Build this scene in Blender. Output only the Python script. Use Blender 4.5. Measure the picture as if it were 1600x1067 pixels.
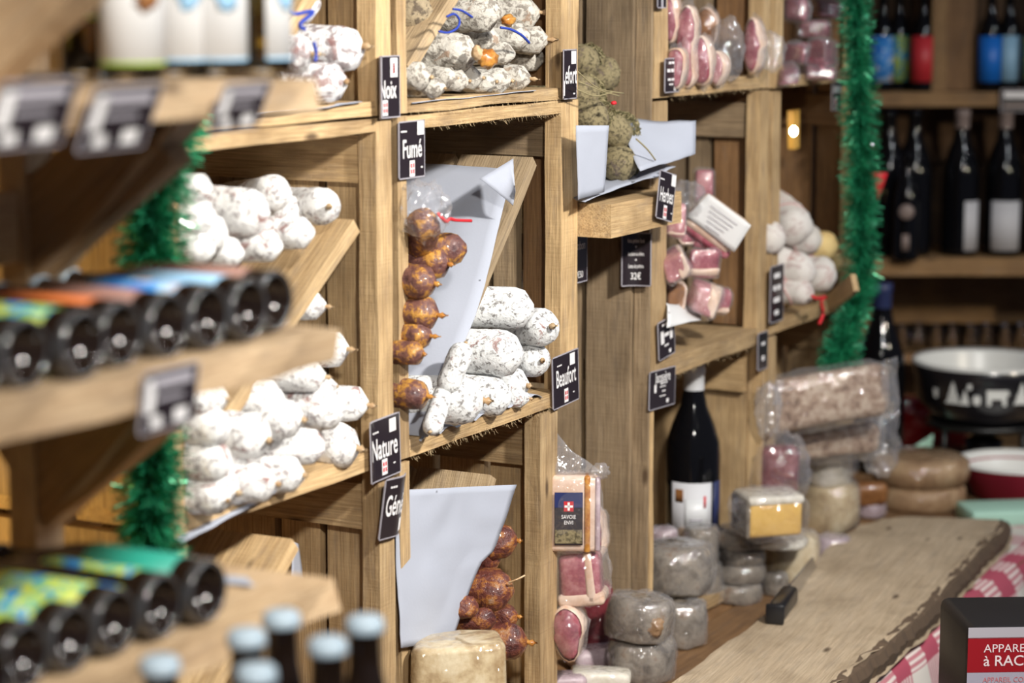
import bpy, bmesh, math, random
from mathutils import Vector, Matrix, noise
PI = math.pi
RAD = math.radians
D = bpy.data
for o in list(D.objects): D.objects.remove(o)
SC = bpy.context.scene
COL = SC.collection

# ------------------------------------------------------------------ camera
FPX = 3600.0
TH = RAD(28.2)
PT = math.atan2(553, FPX)
CAM = Vector((0, -1.4, 1.8))
fh = Vector((math.cos(TH), math.sin(TH), 0))
RR = Vector((math.sin(TH), -math.cos(TH), 0))
ZZ = Vector((0, 0, 1))
FW = fh * math.cos(PT) - ZZ * math.sin(PT)
UU = RR.cross(FW)
cd = D.cameras.new('camera'); co = D.objects.new('camera', cd); COL.objects.link(co)
co.matrix_world = Matrix(((RR.x, UU.x, -FW.x, CAM.x), (RR.y, UU.y, -FW.y, CAM.y), (RR.z, UU.z, -FW.z, CAM.z), (0, 0, 0, 1)))
cd.sensor_width = 36; cd.lens = FPX / 1600 * 36
cd.clip_start = .05; cd.clip_end = 60
cd.dof.use_dof = True; cd.dof.focus_distance = 2.97; cd.dof.aperture_fstop = 3.3
SC.camera = co
SC.view_settings.view_transform = 'Standard'; SC.view_settings.look = 'None'
SC.view_settings.gamma = 1; SC.view_settings.use_curve_mapping = False
SC.view_settings.exposure = -0.06
# ------------------------------------------------------------------ world and lamps
W = D.worlds.new('night'); SC.world = W; W.use_nodes = True
bg = W.node_tree.nodes['Background']; bg.inputs[0].default_value = (.50, .56, .80, 1); bg.inputs[1].default_value = .13
def spot(name, loc, target, watts, size, col, cone, blend=1.0):
    l = D.lights.new(name, 'SPOT'); l.energy = watts; l.color = col; l.shadow_soft_size = size
    l.spot_size = RAD(cone); l.spot_blend = blend
    o = D.objects.new(name, l); COL.objects.link(o); o.location = loc
    o.rotation_euler = (Vector(target) - Vector(loc)).to_track_quat('-Z', 'Y').to_euler()
    return o
def point(name, loc, watts, size, col):
    l = D.lights.new(name, 'POINT'); l.energy = watts; l.color = col; l.shadow_soft_size = size
    o = D.objects.new(name, l); COL.objects.link(o); o.location = loc
    return o
spot('stall_spotlight', (1.95, -1.50, 2.45), (2.60, -.05, 1.28), 235, .06, (1, .955, .88), 94, 1.0)
spot('second_spotlight', (.75, -1.35, 2.30), (1.40, -.30, 1.58), 135, .06, (1, .955, .88), 84, 1.0)
for i in range(5):
    point('led_bulb', (2.1 + .55 * i, -1.30, 2.50), 10.0, .03, (.92, .96, 1))
spot('wine_fill_light', (3.7, -1.55, 1.80), (4.95, -.1, 1.05), 42, .03, (1, .88, .70), 60, 1.0)  # added fill, out of view: lightens the low boards of the wine shelves
point('warm_bulb', (1.55, .39, 1.22), 5.0, .03, (1, .72, .28))

def at(px, py, ax, v):
    d = FW + RR * ((px - 800) / FPX) - UU * ((py - 533.5) / FPX)
    return CAM + d * ((v - CAM[ax]) / d[ax])
def aty(px, py, y=0.0): return at(px, py, 1, y)
def atz(px, py, z=.82): return at(px, py, 2, z)
def atd(px, py, dep):
    return CAM + (FW + RR * ((px - 800) / FPX) - UU * ((py - 533.5) / FPX)) * dep
def dep(p): return (Vector(p) - CAM).dot(FW)
def pxm(p): return dep(p) / FPX            # metres per pixel at p

# ------------------------------------------------------------------ materials
class NT:
    def __init__(s, name):
        s.m = D.materials.new(name); s.m.use_nodes = True
        s.t = s.m.node_tree; s.n = s.t.nodes; s.b = s.n['Principled BSDF']; s.out = s.n['Material Output']
    def add(s, typ, **kw):
        n = s.n.new(typ)
        for k, v in kw.items():
            if k.startswith('i_'): n.inputs[k[2:].replace('_', ' ')].default_value = v
            else: setattr(n, k, v)
        return n
    def l(s, a, b): s.t.links.new(a, b)
    def coord(s, scale=(1, 1, 1), rnd=True, kind='Object'):
        tc = s.add('ShaderNodeTexCoord'); mp = s.add('ShaderNodeMapping'); mp.inputs['Scale'].default_value = scale
        src = tc.outputs[kind]
        if rnd:
            oi = s.add('ShaderNodeObjectInfo'); mu = s.add('ShaderNodeVectorMath', operation='SCALE')
            mu.inputs[0].default_value = (7.3, 3.1, 5.7); s.l(oi.outputs['Random'], mu.inputs['Scale'])
            ad = s.add('ShaderNodeVectorMath', operation='ADD'); s.l(src, ad.inputs[0]); s.l(mu.outputs[0], ad.inputs[1]); src = ad.outputs[0]
        s.l(src, mp.inputs[0]); return mp.outputs[0]
    def noise(s, co, scale, detail=4, rough=.6, dist=0):
        n = s.add('ShaderNodeTexNoise'); s.l(co, n.inputs['Vector'])
        n.inputs['Scale'].default_value = scale; n.inputs['Detail'].default_value = detail
        n.inputs['Roughness'].default_value = rough; n.inputs['Distortion'].default_value = dist
        return n.outputs[0]
    def ramp(s, fac, stops):
        r = s.add('ShaderNodeValToRGB'); e = r.color_ramp.elements
        while len(e) < len(stops): e.new(.5)
        for k, (p, c) in enumerate(stops):
            e[k].position = p; e[k].color = (c, c, c, 1) if isinstance(c, (int, float)) else (*c, 1)
        s.l(fac, r.inputs[0]); return r.outputs[0]
    def mix(s, fac, a, b, mode='MIX'):
        m = s.add('ShaderNodeMix', data_type='RGBA', blend_type=mode)
        for sock, v in ((m.inputs[0], fac), (m.inputs[6], a), (m.inputs[7], b)):
            if isinstance(v, (int, float)): sock.default_value = v
            elif isinstance(v, tuple): sock.default_value = (*v, 1)
            else: s.l(v, sock)
        return m.outputs[2]
    def bump(s, h, strength, dist, to='Normal'):
        b = s.add('ShaderNodeBump'); b.inputs['Strength'].default_value = strength; b.inputs['Distance'].default_value = dist
        s.l(h, b.inputs['Height']); s.l(b.outputs[0], s.b.inputs[to]); return b
    def set(s, **kw):
        for k, v in kw.items():
            k = k.replace('_', ' ')
            if isinstance(v, tuple) and len(v) == 3: v = (*v, 1)
            s.b.inputs[k].default_value = v
        return s
M = {}
def plain(name, col, rough=.6, **kw):
    t = NT(name); t.set(Base_Color=col, Roughness=rough, **kw); M[name] = t.m; return t
def wood(name, dark, mid, light, rough=.72, saw=.3):
    t = NT(name); c = t.coord((2.2, 26, 26)); c2 = t.coord((1, 1, 1))
    g = t.noise(c, 3.2, 6, .65, 1.2)
    fine = t.noise(t.coord((6, 220, 220)), 2.0, 3, .7)
    col = t.ramp(g, [(.25, dark), (.48, mid), (.72, light)])
    col = t.mix(.5, col, t.ramp(fine, [(.32, tuple(x * .42 for x in mid)), (.62, light)]))
    rub = t.noise(t.coord((3, 14, 14)), 5, 5, .7)
    col = t.mix(t.ramp(rub, [(.52, 0.0), (.70, .45)]), col, tuple(.5 * x + .5 * (mid[0] * .5) for x in dark))
    blot = t.noise(c2, 9, 3, .6)
    col = t.mix(t.ramp(blot, [(.45, 0.0), (.75, .55)]), col, tuple(x * .55 for x in dark))
    kn = t.add('ShaderNodeTexVoronoi'); t.l(t.coord((3, 9, 9)), kn.inputs['Vector']); kn.inputs['Scale'].default_value = 2.0
    col = t.mix(t.ramp(kn.outputs[0], [(.04, .85), (.11, 0.0)]), col, (.06, .03, .012))
    oi = t.add('ShaderNodeObjectInfo')
    col = t.mix(1.0, col, t.ramp(oi.outputs['Random'], [(0, (.74, .72, .70)), (1, (1.12, 1.08, 1.02))]), 'MULTIPLY')
    t.l(col, t.b.inputs['Base Color']); t.set(Roughness=rough)
    wv = t.noise(t.coord((150, 4, 4)), 2.0, 2, .5)
    h = t.mix(saw, fine, wv)
    t.bump(h, .75, .0022); M[name] = t.m
wood('crate_wood', (.28, .162, .068), (.54, .36, .175), (.74, .55, .315))
wood('weathered_wood', (.17, .11, .06), (.30, .215, .13), (.42, .32, .205))
wood('brown_wood', (.14, .068, .027), (.24, .125, .052), (.33, .19, .085), saw=.2)
wood('shelf_wood', (.36, .22, .115), (.55, .38, .22), (.68, .52, .34), saw=.15)
wood('board_wood', (.54, .40, .25), (.70, .55, .38), (.80, .66, .48), .6, .1)
wood('pine_yellow', (.55, .28, .05), (.72, .42, .09), (.80, .52, .14), .45, .05)
wood('worn_wood', (.24, .16, .085), (.43, .315, .185), (.58, .45, .29))
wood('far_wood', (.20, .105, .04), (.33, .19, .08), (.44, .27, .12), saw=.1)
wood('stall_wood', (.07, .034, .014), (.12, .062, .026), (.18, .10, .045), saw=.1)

def mould(name, white, grey, red, gthr, rthr, gs=70, rs=16):
    t = NT(name); c = t.coord()
    a = t.noise(c, gs, 5, .72, .4); b = t.noise(c, rs, 5, .7, .8); f = t.noise(c, 220, 2, .5)
    col = t.mix(t.ramp(a, [(gthr, 0.0), (gthr + .09, .85)]), white, grey)
    col = t.mix(t.ramp(b, [(rthr, 0.0), (rthr + .05, .8)]), col, red)
    t.l(col, t.b.inputs['Base Color']); t.set(Roughness=.85)
    t.bump(t.mix(.35, a, f), .9, .003); M[name] = t.m
mould('white_mould', (.86, .86, .85), (.27, .24, .245), (.25, .10, .085), .508, .585, 120, 34)
mould('spotted_mould', (.84, .84, .85), (.20, .15, .155), (.24, .10, .09), .475, .57, 75, 28)
mould('flecked_mould', (.80, .81, .81), (.13, .115, .11), (.25, .10, .085), .522, .60, 140, 34)
mould('grey_mould', (.58, .55, .49), (.17, .145, .12), (.32, .21, .14), .485, .60, 110, 34)
mould('netted_white', (.66, .62, .58), (.46, .36, .34), (.42, .20, .18), .52, .60, 40, 18)
mould('cream_mould', (.78, .58, .26), (.60, .36, .12), (.60, .30, .10), .55, .62, 30, 18)
mould('seed_crust', (.34, .27, .17), (.07, .05, .035), (.15, .09, .06), .48, .6, 110, 40)
mould('herb_crust', (.25, .205, .11), (.055, .043, .022), (.13, .095, .08), .49, .58, 170, 50)
def glossy_food(name, stops, scale, rough=.3, coat=.6, crinkle=0, cs=60, bs=.5, bd=.002):
    t = NT(name); c = t.coord(); a = t.noise(c, scale, 5, .68, .15)
    t.l(t.ramp(a, stops), t.b.inputs['Base Color'])
    t.set(Roughness=rough, Coat_Weight=coat, Coat_Roughness=.06, Specular_IOR_Level=.4)
    t.bump(a, bs, bd)
    if crinkle:
        w = t.noise(t.coord(), cs * 1.4, 1.5, .4, 1.0); t.bump(w, min(1, crinkle), .012, 'Coat Normal')
    M[name] = t.m
glossy_food('smoked_skin', [(.34, (.07, .028, .03)), (.50, (.17, .075, .06)), (.55, (.36, .17, .04)), (.66, (.62, .33, .07))], 62, .42, .2, 0, 60, .9, .004)
glossy_food('dried_fig_skin', [(.34, (.05, .014, .014)), (.50, (.15, .045, .032)), (.58, (.34, .13, .03)), (.70, (.34, .24, .18))], 58, .38, .3, 0, 60, .9, .005)
glossy_food('grey_rind', [(.32, (.05, .037, .027)), (.44, (.14, .115, .09)), (.58, (.25, .215, .175)), (.70, (.17, .10, .055))], 34, .6, 1, 1.0, 28)
glossy_food('cream_rind', [(.32, (.30, .20, .10)), (.5, (.52, .41, .25)), (.66, (.66, .57, .40))], 28, .55, 1, .9, 24)
glossy_food('brown_rind', [(.32, (.20, .115, .06)), (.5, (.34, .215, .12)), (.66, (.46, .32, .19))], 22, .55, 1, .9, 24)
glossy_food('white_rind', [(.34, (.44, .40, .33)), (.5, (.62, .58, .50)), (.66, (.74, .71, .66))], 24, .5, 1, 1.0, 34)
glossy_food('cut_cheese', [(.3, (.62, .36, .07)), (.6, (.74, .47, .12))], 20, .4, .8, .5, 30)
glossy_food('ham_lean', [(.34, (.20, .035, .055)), (.5, (.33, .085, .115)), (.66, (.48, .21, .23))], 40, .3, 1, .8, 40)
glossy_food('ham_pink', [(.36, (.34, .11, .135)), (.55, (.46, .20, .215)), (.7, (.60, .38, .37))], 34, .3, 1, .8, 40)
glossy_food('ham_dark', [(.36, (.10, .012, .02)), (.55, (.19, .03, .04)), (.7, (.34, .13, .14))], 34, .3, 1, .8, 40)
glossy_food('fat', [(.34, (.62, .40, .28)), (.6, (.76, .60, .50))], 30, .35, .8, .5, 40)
glossy_food('rind_brown', [(.34, (.16, .06, .02)), (.6, (.34, .15, .05))], 30, .4, .6)
glossy_food('lilac_rind', [(.34, (.30, .22, .24)), (.55, (.46, .36, .40)), (.7, (.60, .50, .52))], 30, .4, 1, 1.0, 40)
glossy_food('casing', [(.4, (.42, .26, .13)), (.6, (.62, .46, .28))], 60, .5, .3)
glossy_food('orange_casing', [(.4, (.36, .12, .02)), (.6, (.58, .28, .06))], 60, .35, .6)
glossy_food('slices', [(.36, (.17, .105, .07)), (.46, (.34, .23, .165)), (.6, (.54, .43, .34))], 55, .6, .3, .6, 40)
def film(name, tint=(.9, .9, .95), amount=.09, cs=42):
    t = NT(name); c = t.coord(); w = t.noise(c, cs, 1.5, .4, 1.0)
    bp = t.add('ShaderNodeBump'); bp.inputs['Strength'].default_value = 1; bp.inputs['Distance'].default_value = .007; t.l(w, bp.inputs['Height'])
    gl = t.add('ShaderNodeBsdfGlossy'); gl.inputs['Roughness'].default_value = .07; gl.inputs['Color'].default_value = (1, 1, 1, 1); t.l(bp.outputs[0], gl.inputs['Normal'])
    df = t.add('ShaderNodeBsdfDiffuse'); df.inputs['Color'].default_value = (*tint, 1)
    tr = t.add('ShaderNodeBsdfTransparent')
    m1 = t.add('ShaderNodeMixShader'); m1.inputs[0].default_value = .6; t.l(df.outputs[0], m1.inputs[1]); t.l(gl.outputs[0], m1.inputs[2])
    lw = t.add('ShaderNodeLayerWeight'); lw.inputs['Blend'].default_value = .35; t.l(bp.outputs[0], lw.inputs['Normal'])
    rp = t.ramp(lw.outputs['Facing'], [(0.0, amount), (.75, amount + .14), (1.0, .48)])
    m2 = t.add('ShaderNodeMixShader'); t.l(rp, m2.inputs[0]); t.l(tr.outputs[0], m2.inputs[1]); t.l(m1.outputs[0], m2.inputs[2])
    t.l(m2.outputs[0], t.out.inputs[0]); M[name] = t.m
film('film'); film('cloudy_film', (.85, .85, .9), .17)
def paper(name, col):
    t = NT(name); c = t.coord(); a = t.noise(c, 9, 4, .6); f = t.noise(c, 260, 2, .5)
    t.l(t.mix(t.ramp(a, [(.3, 0.0), (.7, .3)]), col, tuple(x * .88 for x in col)), t.b.inputs['Base Color'])
    t.set(Roughness=.8, Subsurface_Weight=0.0); t.bump(t.mix(.3, a, f), .25, .002)
    tr = t.add('ShaderNodeBsdfTranslucent'); tr.inputs[0].default_value = (*col, 1)
    mx = t.add('ShaderNodeMixShader'); mx.inputs[0].default_value = .18; t.l(t.b.outputs[0], mx.inputs[1]); t.l(tr.outputs[0], mx.inputs[2]); t.l(mx.outputs[0], t.out.inputs[0])
    M[name] = t.m
paper('butcher_paper', (.47, .50, .585)); paper('white_paper', (.80, .80, .80))
plain('label_black', (.018, .012, .016), .35, Coat_Weight=.3); plain('label_white', (.82, .80, .80), .45)
plain('label_red', (.55, .03, .04), .45); plain('label_grey', (.38, .36, .40), .5); plain('label_navy', (.02, .03, .12), .4)
plain('glass_dark', (.004, .004, .005), .06, Specular_IOR_Level=.35)
plain('glass_frost', (.04, .04, .042), .22, Coat_Weight=1.0)
plain('glass_beer', (.012, .007, .005), .07, Specular_IOR_Level=.5)
def clear(name, col, rough=.02):
    t = NT(name); t.set(Base_Color=col, Roughness=rough, Transmission_Weight=1.0, IOR=1.45); M[name] = t.m
clear('glass_clear', (.93, .95, .93)); clear('amber_liquid', (.85, .50, .06))
plain('capsule_white', (.66, .67, .69), .4); plain('capsule_taupe', (.25, .19, .17), .45); plain('cap_blue', (.40, .50, .58), .4)
plain('bottle_label', (.60, .60, .63), .6); plain('dark_blue', (.02, .03, .10), .4)
plain('string_blue', (.02, .05, .35), .6); plain('string_red', (.62, .02, .03), .4); plain('string_white', (.7, .66, .6), .7)
plain('string_pink', (.60, .34, .32), .7)
plain('black_plastic', (.012, .012, .014), .3); plain('steel', (.55, .56, .58), .25, Metallic=1.0)
plain('black_enamel', (.014, .013, .016), .25, Coat_Weight=.5); plain('enamel_white', (.75, .76, .74), .3)
plain('iron_black', (.01, .01, .01), .4); plain('red_glass', (.42, .008, .012), .15, Coat_Weight=1.0)
plain('mint', (.42, .68, .56), .55); plain('crimson', (.27, .008, .03), .7); plain('box_black', (.012, .011, .012), .45)
plain('box_red', (.27, .008, .014), .4); plain('box_lilac', (.34, .32, .39), .45); plain('print_pale', (.72, .60, .62), .5); plain('print_faint', (.50, .16, .18), .5)
plain('bark', (.10, .065, .04), .9); plain('print_green', (.14, .36, .05), .5); plain('print_blue', (.01, .16, .62), .4); plain('print_yellow', (.62, .50, .03), .5)
plain('print_teal', (.02, .30, .22), .5); plain('print_orange', (.62, .16, .04), .5); plain('print_sky', (.30, .52, .72), .5); plain('print_lime', (.36, .52, .05), .5)
plain('print_brown', (.30, .16, .13), .6); plain('straw', (.31, .26, .135), .7); plain('dry_leaf', (.10, .088, .035), .8); plain('fibre', (.62, .47, .27), .8)
t = plain('tinsel', (.008, .13, .055), .28, Metallic=.35, Coat_Weight=.4)
t.l(t.ramp(t.noise(t.coord(), 40, 2), [(.35, (.012, .14, .06)), (.6, (.035, .42, .20)), (.75, (.16, .62, .38))]), t.b.inputs['Base Color'])
t = plain('label_art', (.5, .5, .5), .5)
t.l(t.ramp(t.noise(t.coord((1, 1, 1)), 45, 3, .6), [(.38, (.01, .18, .62)), (.44, (.10, .38, .12)), (.50, (.66, .60, .06)), (.55, (.12, .40, .10)), (.62, (.02, .22, .60))]), t.b.inputs['Base Color'])
t = plain('label_art_blue', (.1, .2, .6), .45)
t.l(t.ramp(t.noise(t.coord((1, 1, 1)), 40, 3, .6), [(.34, (.01, .12, .55)), (.50, (.03, .26, .68)), (.60, (.45, .62, .75)), (.70, (.55, .20, .12))]), t.b.inputs['Base Color'])
def cloth_mat():
    t = NT('gingham'); uv = t.add('ShaderNodeUVMap'); sp = t.add('ShaderNodeSeparateXYZ'); t.l(uv.outputs[0], sp.inputs[0])
    def band(sock, freq, lo):
        m = t.add('ShaderNodeMath', operation='MULTIPLY'); m.inputs[1].default_value = freq; t.l(sock, m.inputs[0])
        f = t.add('ShaderNodeMath', operation='FRACT'); t.l(m.outputs[0], f.inputs[0])
        g = t.add('ShaderNodeMath', operation='GREATER_THAN'); g.inputs[1].default_value = lo; t.l(f.outputs[0], g.inputs[0]); return g.outputs[0]
    a = band(sp.outputs[0], 7.5, .5); b = band(sp.outputs[1], 7.5, .5); st = band(sp.outputs[0], 95, .45); st2 = band(sp.outputs[1], 95, .45)
    pink = t.mix(st, (.72, .62, .58), (.50, .19, .22)); pink2 = t.mix(st2, (.72, .62, .58), (.50, .19, .22))
    base = t.mix(a, t.mix(b, (.68, .63, .57), pink2), t.mix(b, pink, (.40, .07, .11)))
    t.l(base, t.b.inputs['Base Color']); t.set(Roughness=.85); M['gingham'] = t.m
cloth_mat()

# ------------------------------------------------------------------ geometry helpers
def link(name, vf, mat, parent=None, mw=None, smooth=True, kind=None, mats=None):
    me = D.meshes.new(name); v, f = vf[0], vf[1]
    me.from_pydata([tuple(x) for x in v], [], f); me.update()
    if 'film' in mat: smooth = True
    for p in me.polygons: p.use_smooth = smooth
    me.materials.append(M[mat])
    return linkme(name, me, parent, mw, kind)
def linkme(name, me, parent=None, mw=None, kind=None):
    o = D.objects.new(name, me); COL.objects.link(o)
    mw = mw if mw is not None else Matrix.Identity(4)
    if parent is not None:
        o.parent = parent; o.matrix_parent_inverse = PW[parent.name].inverted()
    o.matrix_basis = mw; PW[o.name] = mw.copy()
    if kind: o['kind'] = kind
    return o
PW = {}
def thing(name, label, cat, loc=(0, 0, 0), group=None, mw=None):
    o = D.objects.new(name, None); COL.objects.link(o); o.empty_display_size = .05
    mw = mw if mw is not None else Matrix.Translation(loc)
    o.matrix_basis = mw; PW[o.name] = mw.copy()
    return tag(o, label, cat, group)
def tag(o, label, cat, group=None):
    o['label'] = label; o['category'] = cat
    if group: o['group'] = group
    return o
def struct(o): o['kind'] = 'structure'; return o
VIEWROT = Matrix.Rotation(TH - PI / 2, 4, 'Z')      # local x along picture right, y away
def facing(loc, spin=0, pitch=0, roll=0):
    return Matrix.Translation(loc) @ Matrix.Rotation(TH - PI / 2 + RAD(spin), 4, 'Z') @ Matrix.Rotation(RAD(pitch), 4, 'X') @ Matrix.Rotation(RAD(roll), 4, 'Y')
def basis(o, x, y, z): return Matrix(((x.x, y.x, z.x, o.x), (x.y, y.y, z.y, o.y), (x.z, y.z, z.z, o.z), (0, 0, 0, 1)))
def join(*vfs):
    V, F = [], []
    for v, f in vfs:
        n = len(V); V += [Vector(x) for x in v]; F += [tuple(i + n for i in q) for q in f]
    return V, F
def xf(vf, m): return [m @ Vector(x) for x in vf[0]], vf[1]
def box(sx, sy, sz, c=(0, 0, 0)):
    v = [Vector((c[0] + sx * (i - .5), c[1] + sy * (j - .5), c[2] + sz * (k - .5))) for i in (0, 1) for j in (0, 1) for k in (0, 1)]
    return v, [(0, 1, 3, 2), (4, 6, 7, 5), (0, 4, 5, 1), (2, 3, 7, 6), (0, 2, 6, 4), (1, 5, 7, 3)]
def rbox(sx, sy, sz, bev=.006, seg=3, amp=0, freq=20, sub=0, seed=0):
    bm = bmesh.new(); bmesh.ops.create_cube(bm, size=1)
    for v in bm.verts: v.co = Vector((v.co.x * sx, v.co.y * sy, v.co.z * sz))
    bmesh.ops.bevel(bm, geom=list(bm.edges), offset=bev, segments=seg, profile=.5, affect='EDGES')
    if sub: bmesh.ops.subdivide_edges(bm, edges=list(bm.edges), cuts=sub, use_grid_fill=True)
    if amp:
        for v in bm.verts:
            v.co += Vector(noise.noise_vector(v.co * freq + Vector((seed, seed * .7, 0)))) * amp
    bm.verts.index_update()
    r = [v.co.copy() for v in bm.verts], [tuple(v.index for v in f.verts) for f in bm.faces]; bm.free(); return r
def lathe(prof, seg=24, cap=True):
    V, F = [], []
    for r, z in prof:
        for i in range(seg):
            a = 2 * PI * i / seg; V.append(Vector((r * math.cos(a), r * math.sin(a), z)))
    for k in range(len(prof) - 1):
        for i in range(seg):
            j = (i + 1) % seg; F.append((k * seg + i, k * seg + j, (k + 1) * seg + j, (k + 1) * seg + i))
    if cap:
        F.append(tuple(range(seg - 1, -1, -1))); F.append(tuple(range((len(prof) - 1) * seg, len(prof) * seg)))
    return V, F
def smooth_pts(P, n=6):
    P = [Vector(p) for p in P]; Q = [P[0]] + P + [P[-1]]; out = []
    for i in range(1, len(Q) - 2):
        a, b, c, d = Q[i - 1], Q[i], Q[i + 1], Q[i + 2]
        for k in range(n):
            t = k / n; out.append(.5 * (2 * b + (c - a) * t + (2 * a - 5 * b + 4 * c - d) * t * t + (3 * b - a - 3 * c + d) * t ** 3))
    return out + [P[-1]]
def cord(P, r, seg=6): return tube(smooth_pts(P), r, seg)
def tube(pts, r, seg=6, taper=None):
    pts = [Vector(p) for p in pts]; V, F = [], []
    up = Vector((0, 0, 1))
    for i, p in enumerate(pts):
        d = (pts[min(i + 1, len(pts) - 1)] - pts[max(i - 1, 0)]).normalized()
        a = d.cross(up)
        if a.length < .05: a = d.cross(Vector((1, 0, 0)))
        a.normalize(); b = d.cross(a); rr = r * (taper(i / (len(pts) - 1)) if taper else 1)
        for k in range(seg):
            t = 2 * PI * k / seg; V.append(p + (a * math.cos(t) + b * math.sin(t)) * rr)
    for i in range(len(pts) - 1):
        for k in range(seg):
            j = (k + 1) % seg; F.append((i * seg + k, i * seg + j, (i + 1) * seg + j, (i + 1) * seg + k))
    F.append(tuple(range(seg - 1, -1, -1))); F.append(tuple(range((len(pts) - 1) * seg, len(pts) * seg)))
    return V, F
def blob(sx, sy, sz, amp=.1, freq=3, seed=0, sub=3, power=1.0, ridge=False):
    bm = bmesh.new(); bmesh.ops.create_icosphere(bm, subdivisions=sub, radius=1)
    for v in bm.verts:
        n = v.co.normalized()
        if power != 1.0: n = Vector([math.copysign(abs(c) ** power, c) for c in n])
        q = n * freq + Vector((seed * 1.7, seed * .9, seed))
        d = noise.noise(q) + .5 * noise.noise(q * 2.1)
        if ridge: d = .6 - 1.6 * abs(d)
        n = n * (1 + amp * d); v.co = Vector((n.x * sx, n.y * sy, n.z * sz))
    bm.verts.index_update()
    r = [v.co.copy() for v in bm.verts], [tuple(v.index for v in f.verts) for f in bm.faces]; bm.free(); return r
def sheet(p00, p10, p01, p11, nu=14, nv=14, amp=.004, freq=9, seed=0, fn=None, thick=.0006):
    p00, p10, p01, p11 = map(Vector, (p00, p10, p01, p11)); V, F = [], []
    nrm = (p10 - p00).cross(p01 - p00).normalized()
    for s in (0, 1):
        for j in range(nv + 1):
            for i in range(nu + 1):
                u, w = i / nu, j / nv
                p = p00 * (1 - u) * (1 - w) + p10 * u * (1 - w) + p01 * (1 - u) * w + p11 * u * w
                q = p * freq + Vector((seed, 2 * seed, 0))
                p = p + nrm * (amp * (noise.noise(q) + .6 * abs(noise.noise(q * 2.3))) + s * thick)
                if fn: p = p + fn(u, w)
                V.append(p)
    n = (nu + 1) * (nv + 1)
    for s in (0, 1):
        for j in range(nv):
            for i in range(nu):
                a = s * n + j * (nu + 1) + i; q = (a, a + 1, a + nu + 2, a + nu + 1); F.append(q if s else q[::-1])
    rim = [i for i in range(nu + 1)] + [j * (nu + 1) + nu for j in range(1, nv + 1)] + [nv * (nu + 1) + i for i in range(nu - 1, -1, -1)] + [j * (nu + 1) for j in range(nv - 1, 0, -1)]
    for k in range(len(rim)):
        a, b = rim[k], rim[(k + 1) % len(rim)]; F.append((a, b, b + n, a + n))
    return V, F
def plankvf(L, w, t, rough=.0012, seg=8, seed=0):
    V, F = [], []
    for i in range(seg + 1):
        x = -L / 2 + L * i / seg
        for k, (a, b) in enumerate(((-1, -1), (1, -1), (1, 1), (-1, 1))):
            q = Vector((x * 9 + seed, k * 3.1, seed * .37))
            V.append(Vector((x, a * w / 2 + noise.noise(q) * rough * 1.6, b * t / 2 + noise.noise(q + Vector((5, 5, 5))) * rough)))
    for i in range(seg):
        for k in range(4):
            j = (k + 1) % 4; F.append((i * 4 + k, i * 4 + j, (i + 1) * 4 + j, (i + 1) * 4 + k)[::-1])
    F.append((0, 1, 2, 3)); F.append(tuple(seg * 4 + k for k in (3, 2, 1, 0))); return V, F
random.seed(5)
def plank(root, name, a, b, w, t, side, mat='crate_wood', rough=.0012, seg=8):
    """board whose long axis runs a -> b; w along `side`, t across"""
    a, b = Vector(a), Vector(b); x = (b - a); L = x.length; x.normalize()
    y = Vector(side); y = (y - x * y.dot(x)).normalized(); z = x.cross(y)
    return link(name, plankvf(L, w, t, rough, seg, random.random() * 90), mat, root, basis((a + b) / 2, x, y, z), smooth=False)
def fuzz(parent, a, b, n, ln, dirn, mat='fibre'):
    V, F = [], []; a, b = Vector(a), Vector(b)
    for i in range(n):
        p = a.lerp(b, random.random()) + Vector((random.uniform(-.001, .001), random.uniform(-.003, .001), random.uniform(-.004, .004)))
        d = (Vector(dirn) + Vector((random.uniform(-.9, .9), random.uniform(-.7, .2), random.uniform(-.4, .4)))).normalized() * ln * random.uniform(.3, 1.2)
        v, f = tube([p, p + d * .5 + Vector((0, 0, -.001)), p + d], .0002, 3, lambda u: 1 - .8 * u); k = len(V); V += v; F += [tuple(q + k for q in w) for w in f]
    return link('splinters', (V, F), mat, parent, None, False, 'stuff')

# ------------------------------------------------------------------ text
def textvf(txt, h, align='CENTER', bold=.0, sx=1.0):
    c = D.curves.new('lettering', 'FONT'); c.body = txt; c.size = h; c.align_x = align; c.align_y = 'CENTER'; c.offset = bold * h; c.resolution_u = 3
    o = D.objects.new('lettering', c); COL.objects.link(o)
    dg = bpy.context.evaluated_depsgraph_get(); me = o.evaluated_get(dg).to_mesh()
    v = [Vector((p.co.x * sx, p.co.y, 0)) for p in me.vertices]; f = [tuple(p.vertices) for p in me.polygons]
    o.evaluated_get(dg).to_mesh_clear(); D.objects.remove(o); D.curves.remove(c); return v, f
def rect(w, h, cx=0, cy=0, r=0, nx=6):
    V, F = [], []
    for i in range(nx + 1):
        x = -w / 2 + w * i / nx; cut = max(0, r - min(x + w / 2, w / 2 - x)) if r else 0
        V += [Vector((cx + x, cy - h / 2 + cut, 0)), Vector((cx + x, cy + h / 2 - cut, 0))]
    for i in range(nx): F.append((2 * i, 2 * i + 2, 2 * i + 3, 2 * i + 1))
    return V, F
def solid(vf, t):
    v, f = vf; n = len(v); V = [Vector(x) for x in v] + [Vector(x) - Vector((0, 0, t)) for x in v]
    F = list(f) + [tuple(i + n for i in q[::-1]) for q in f]
    cnt = {}
    for q in f:
        for i in range(len(q)):
            e = (q[i], q[(i + 1) % len(q)]); cnt[e] = 1
    for (a, b) in cnt:
        if (b, a) not in cnt: F.append((b, a, a + n, b + n))
    return V, F
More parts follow.
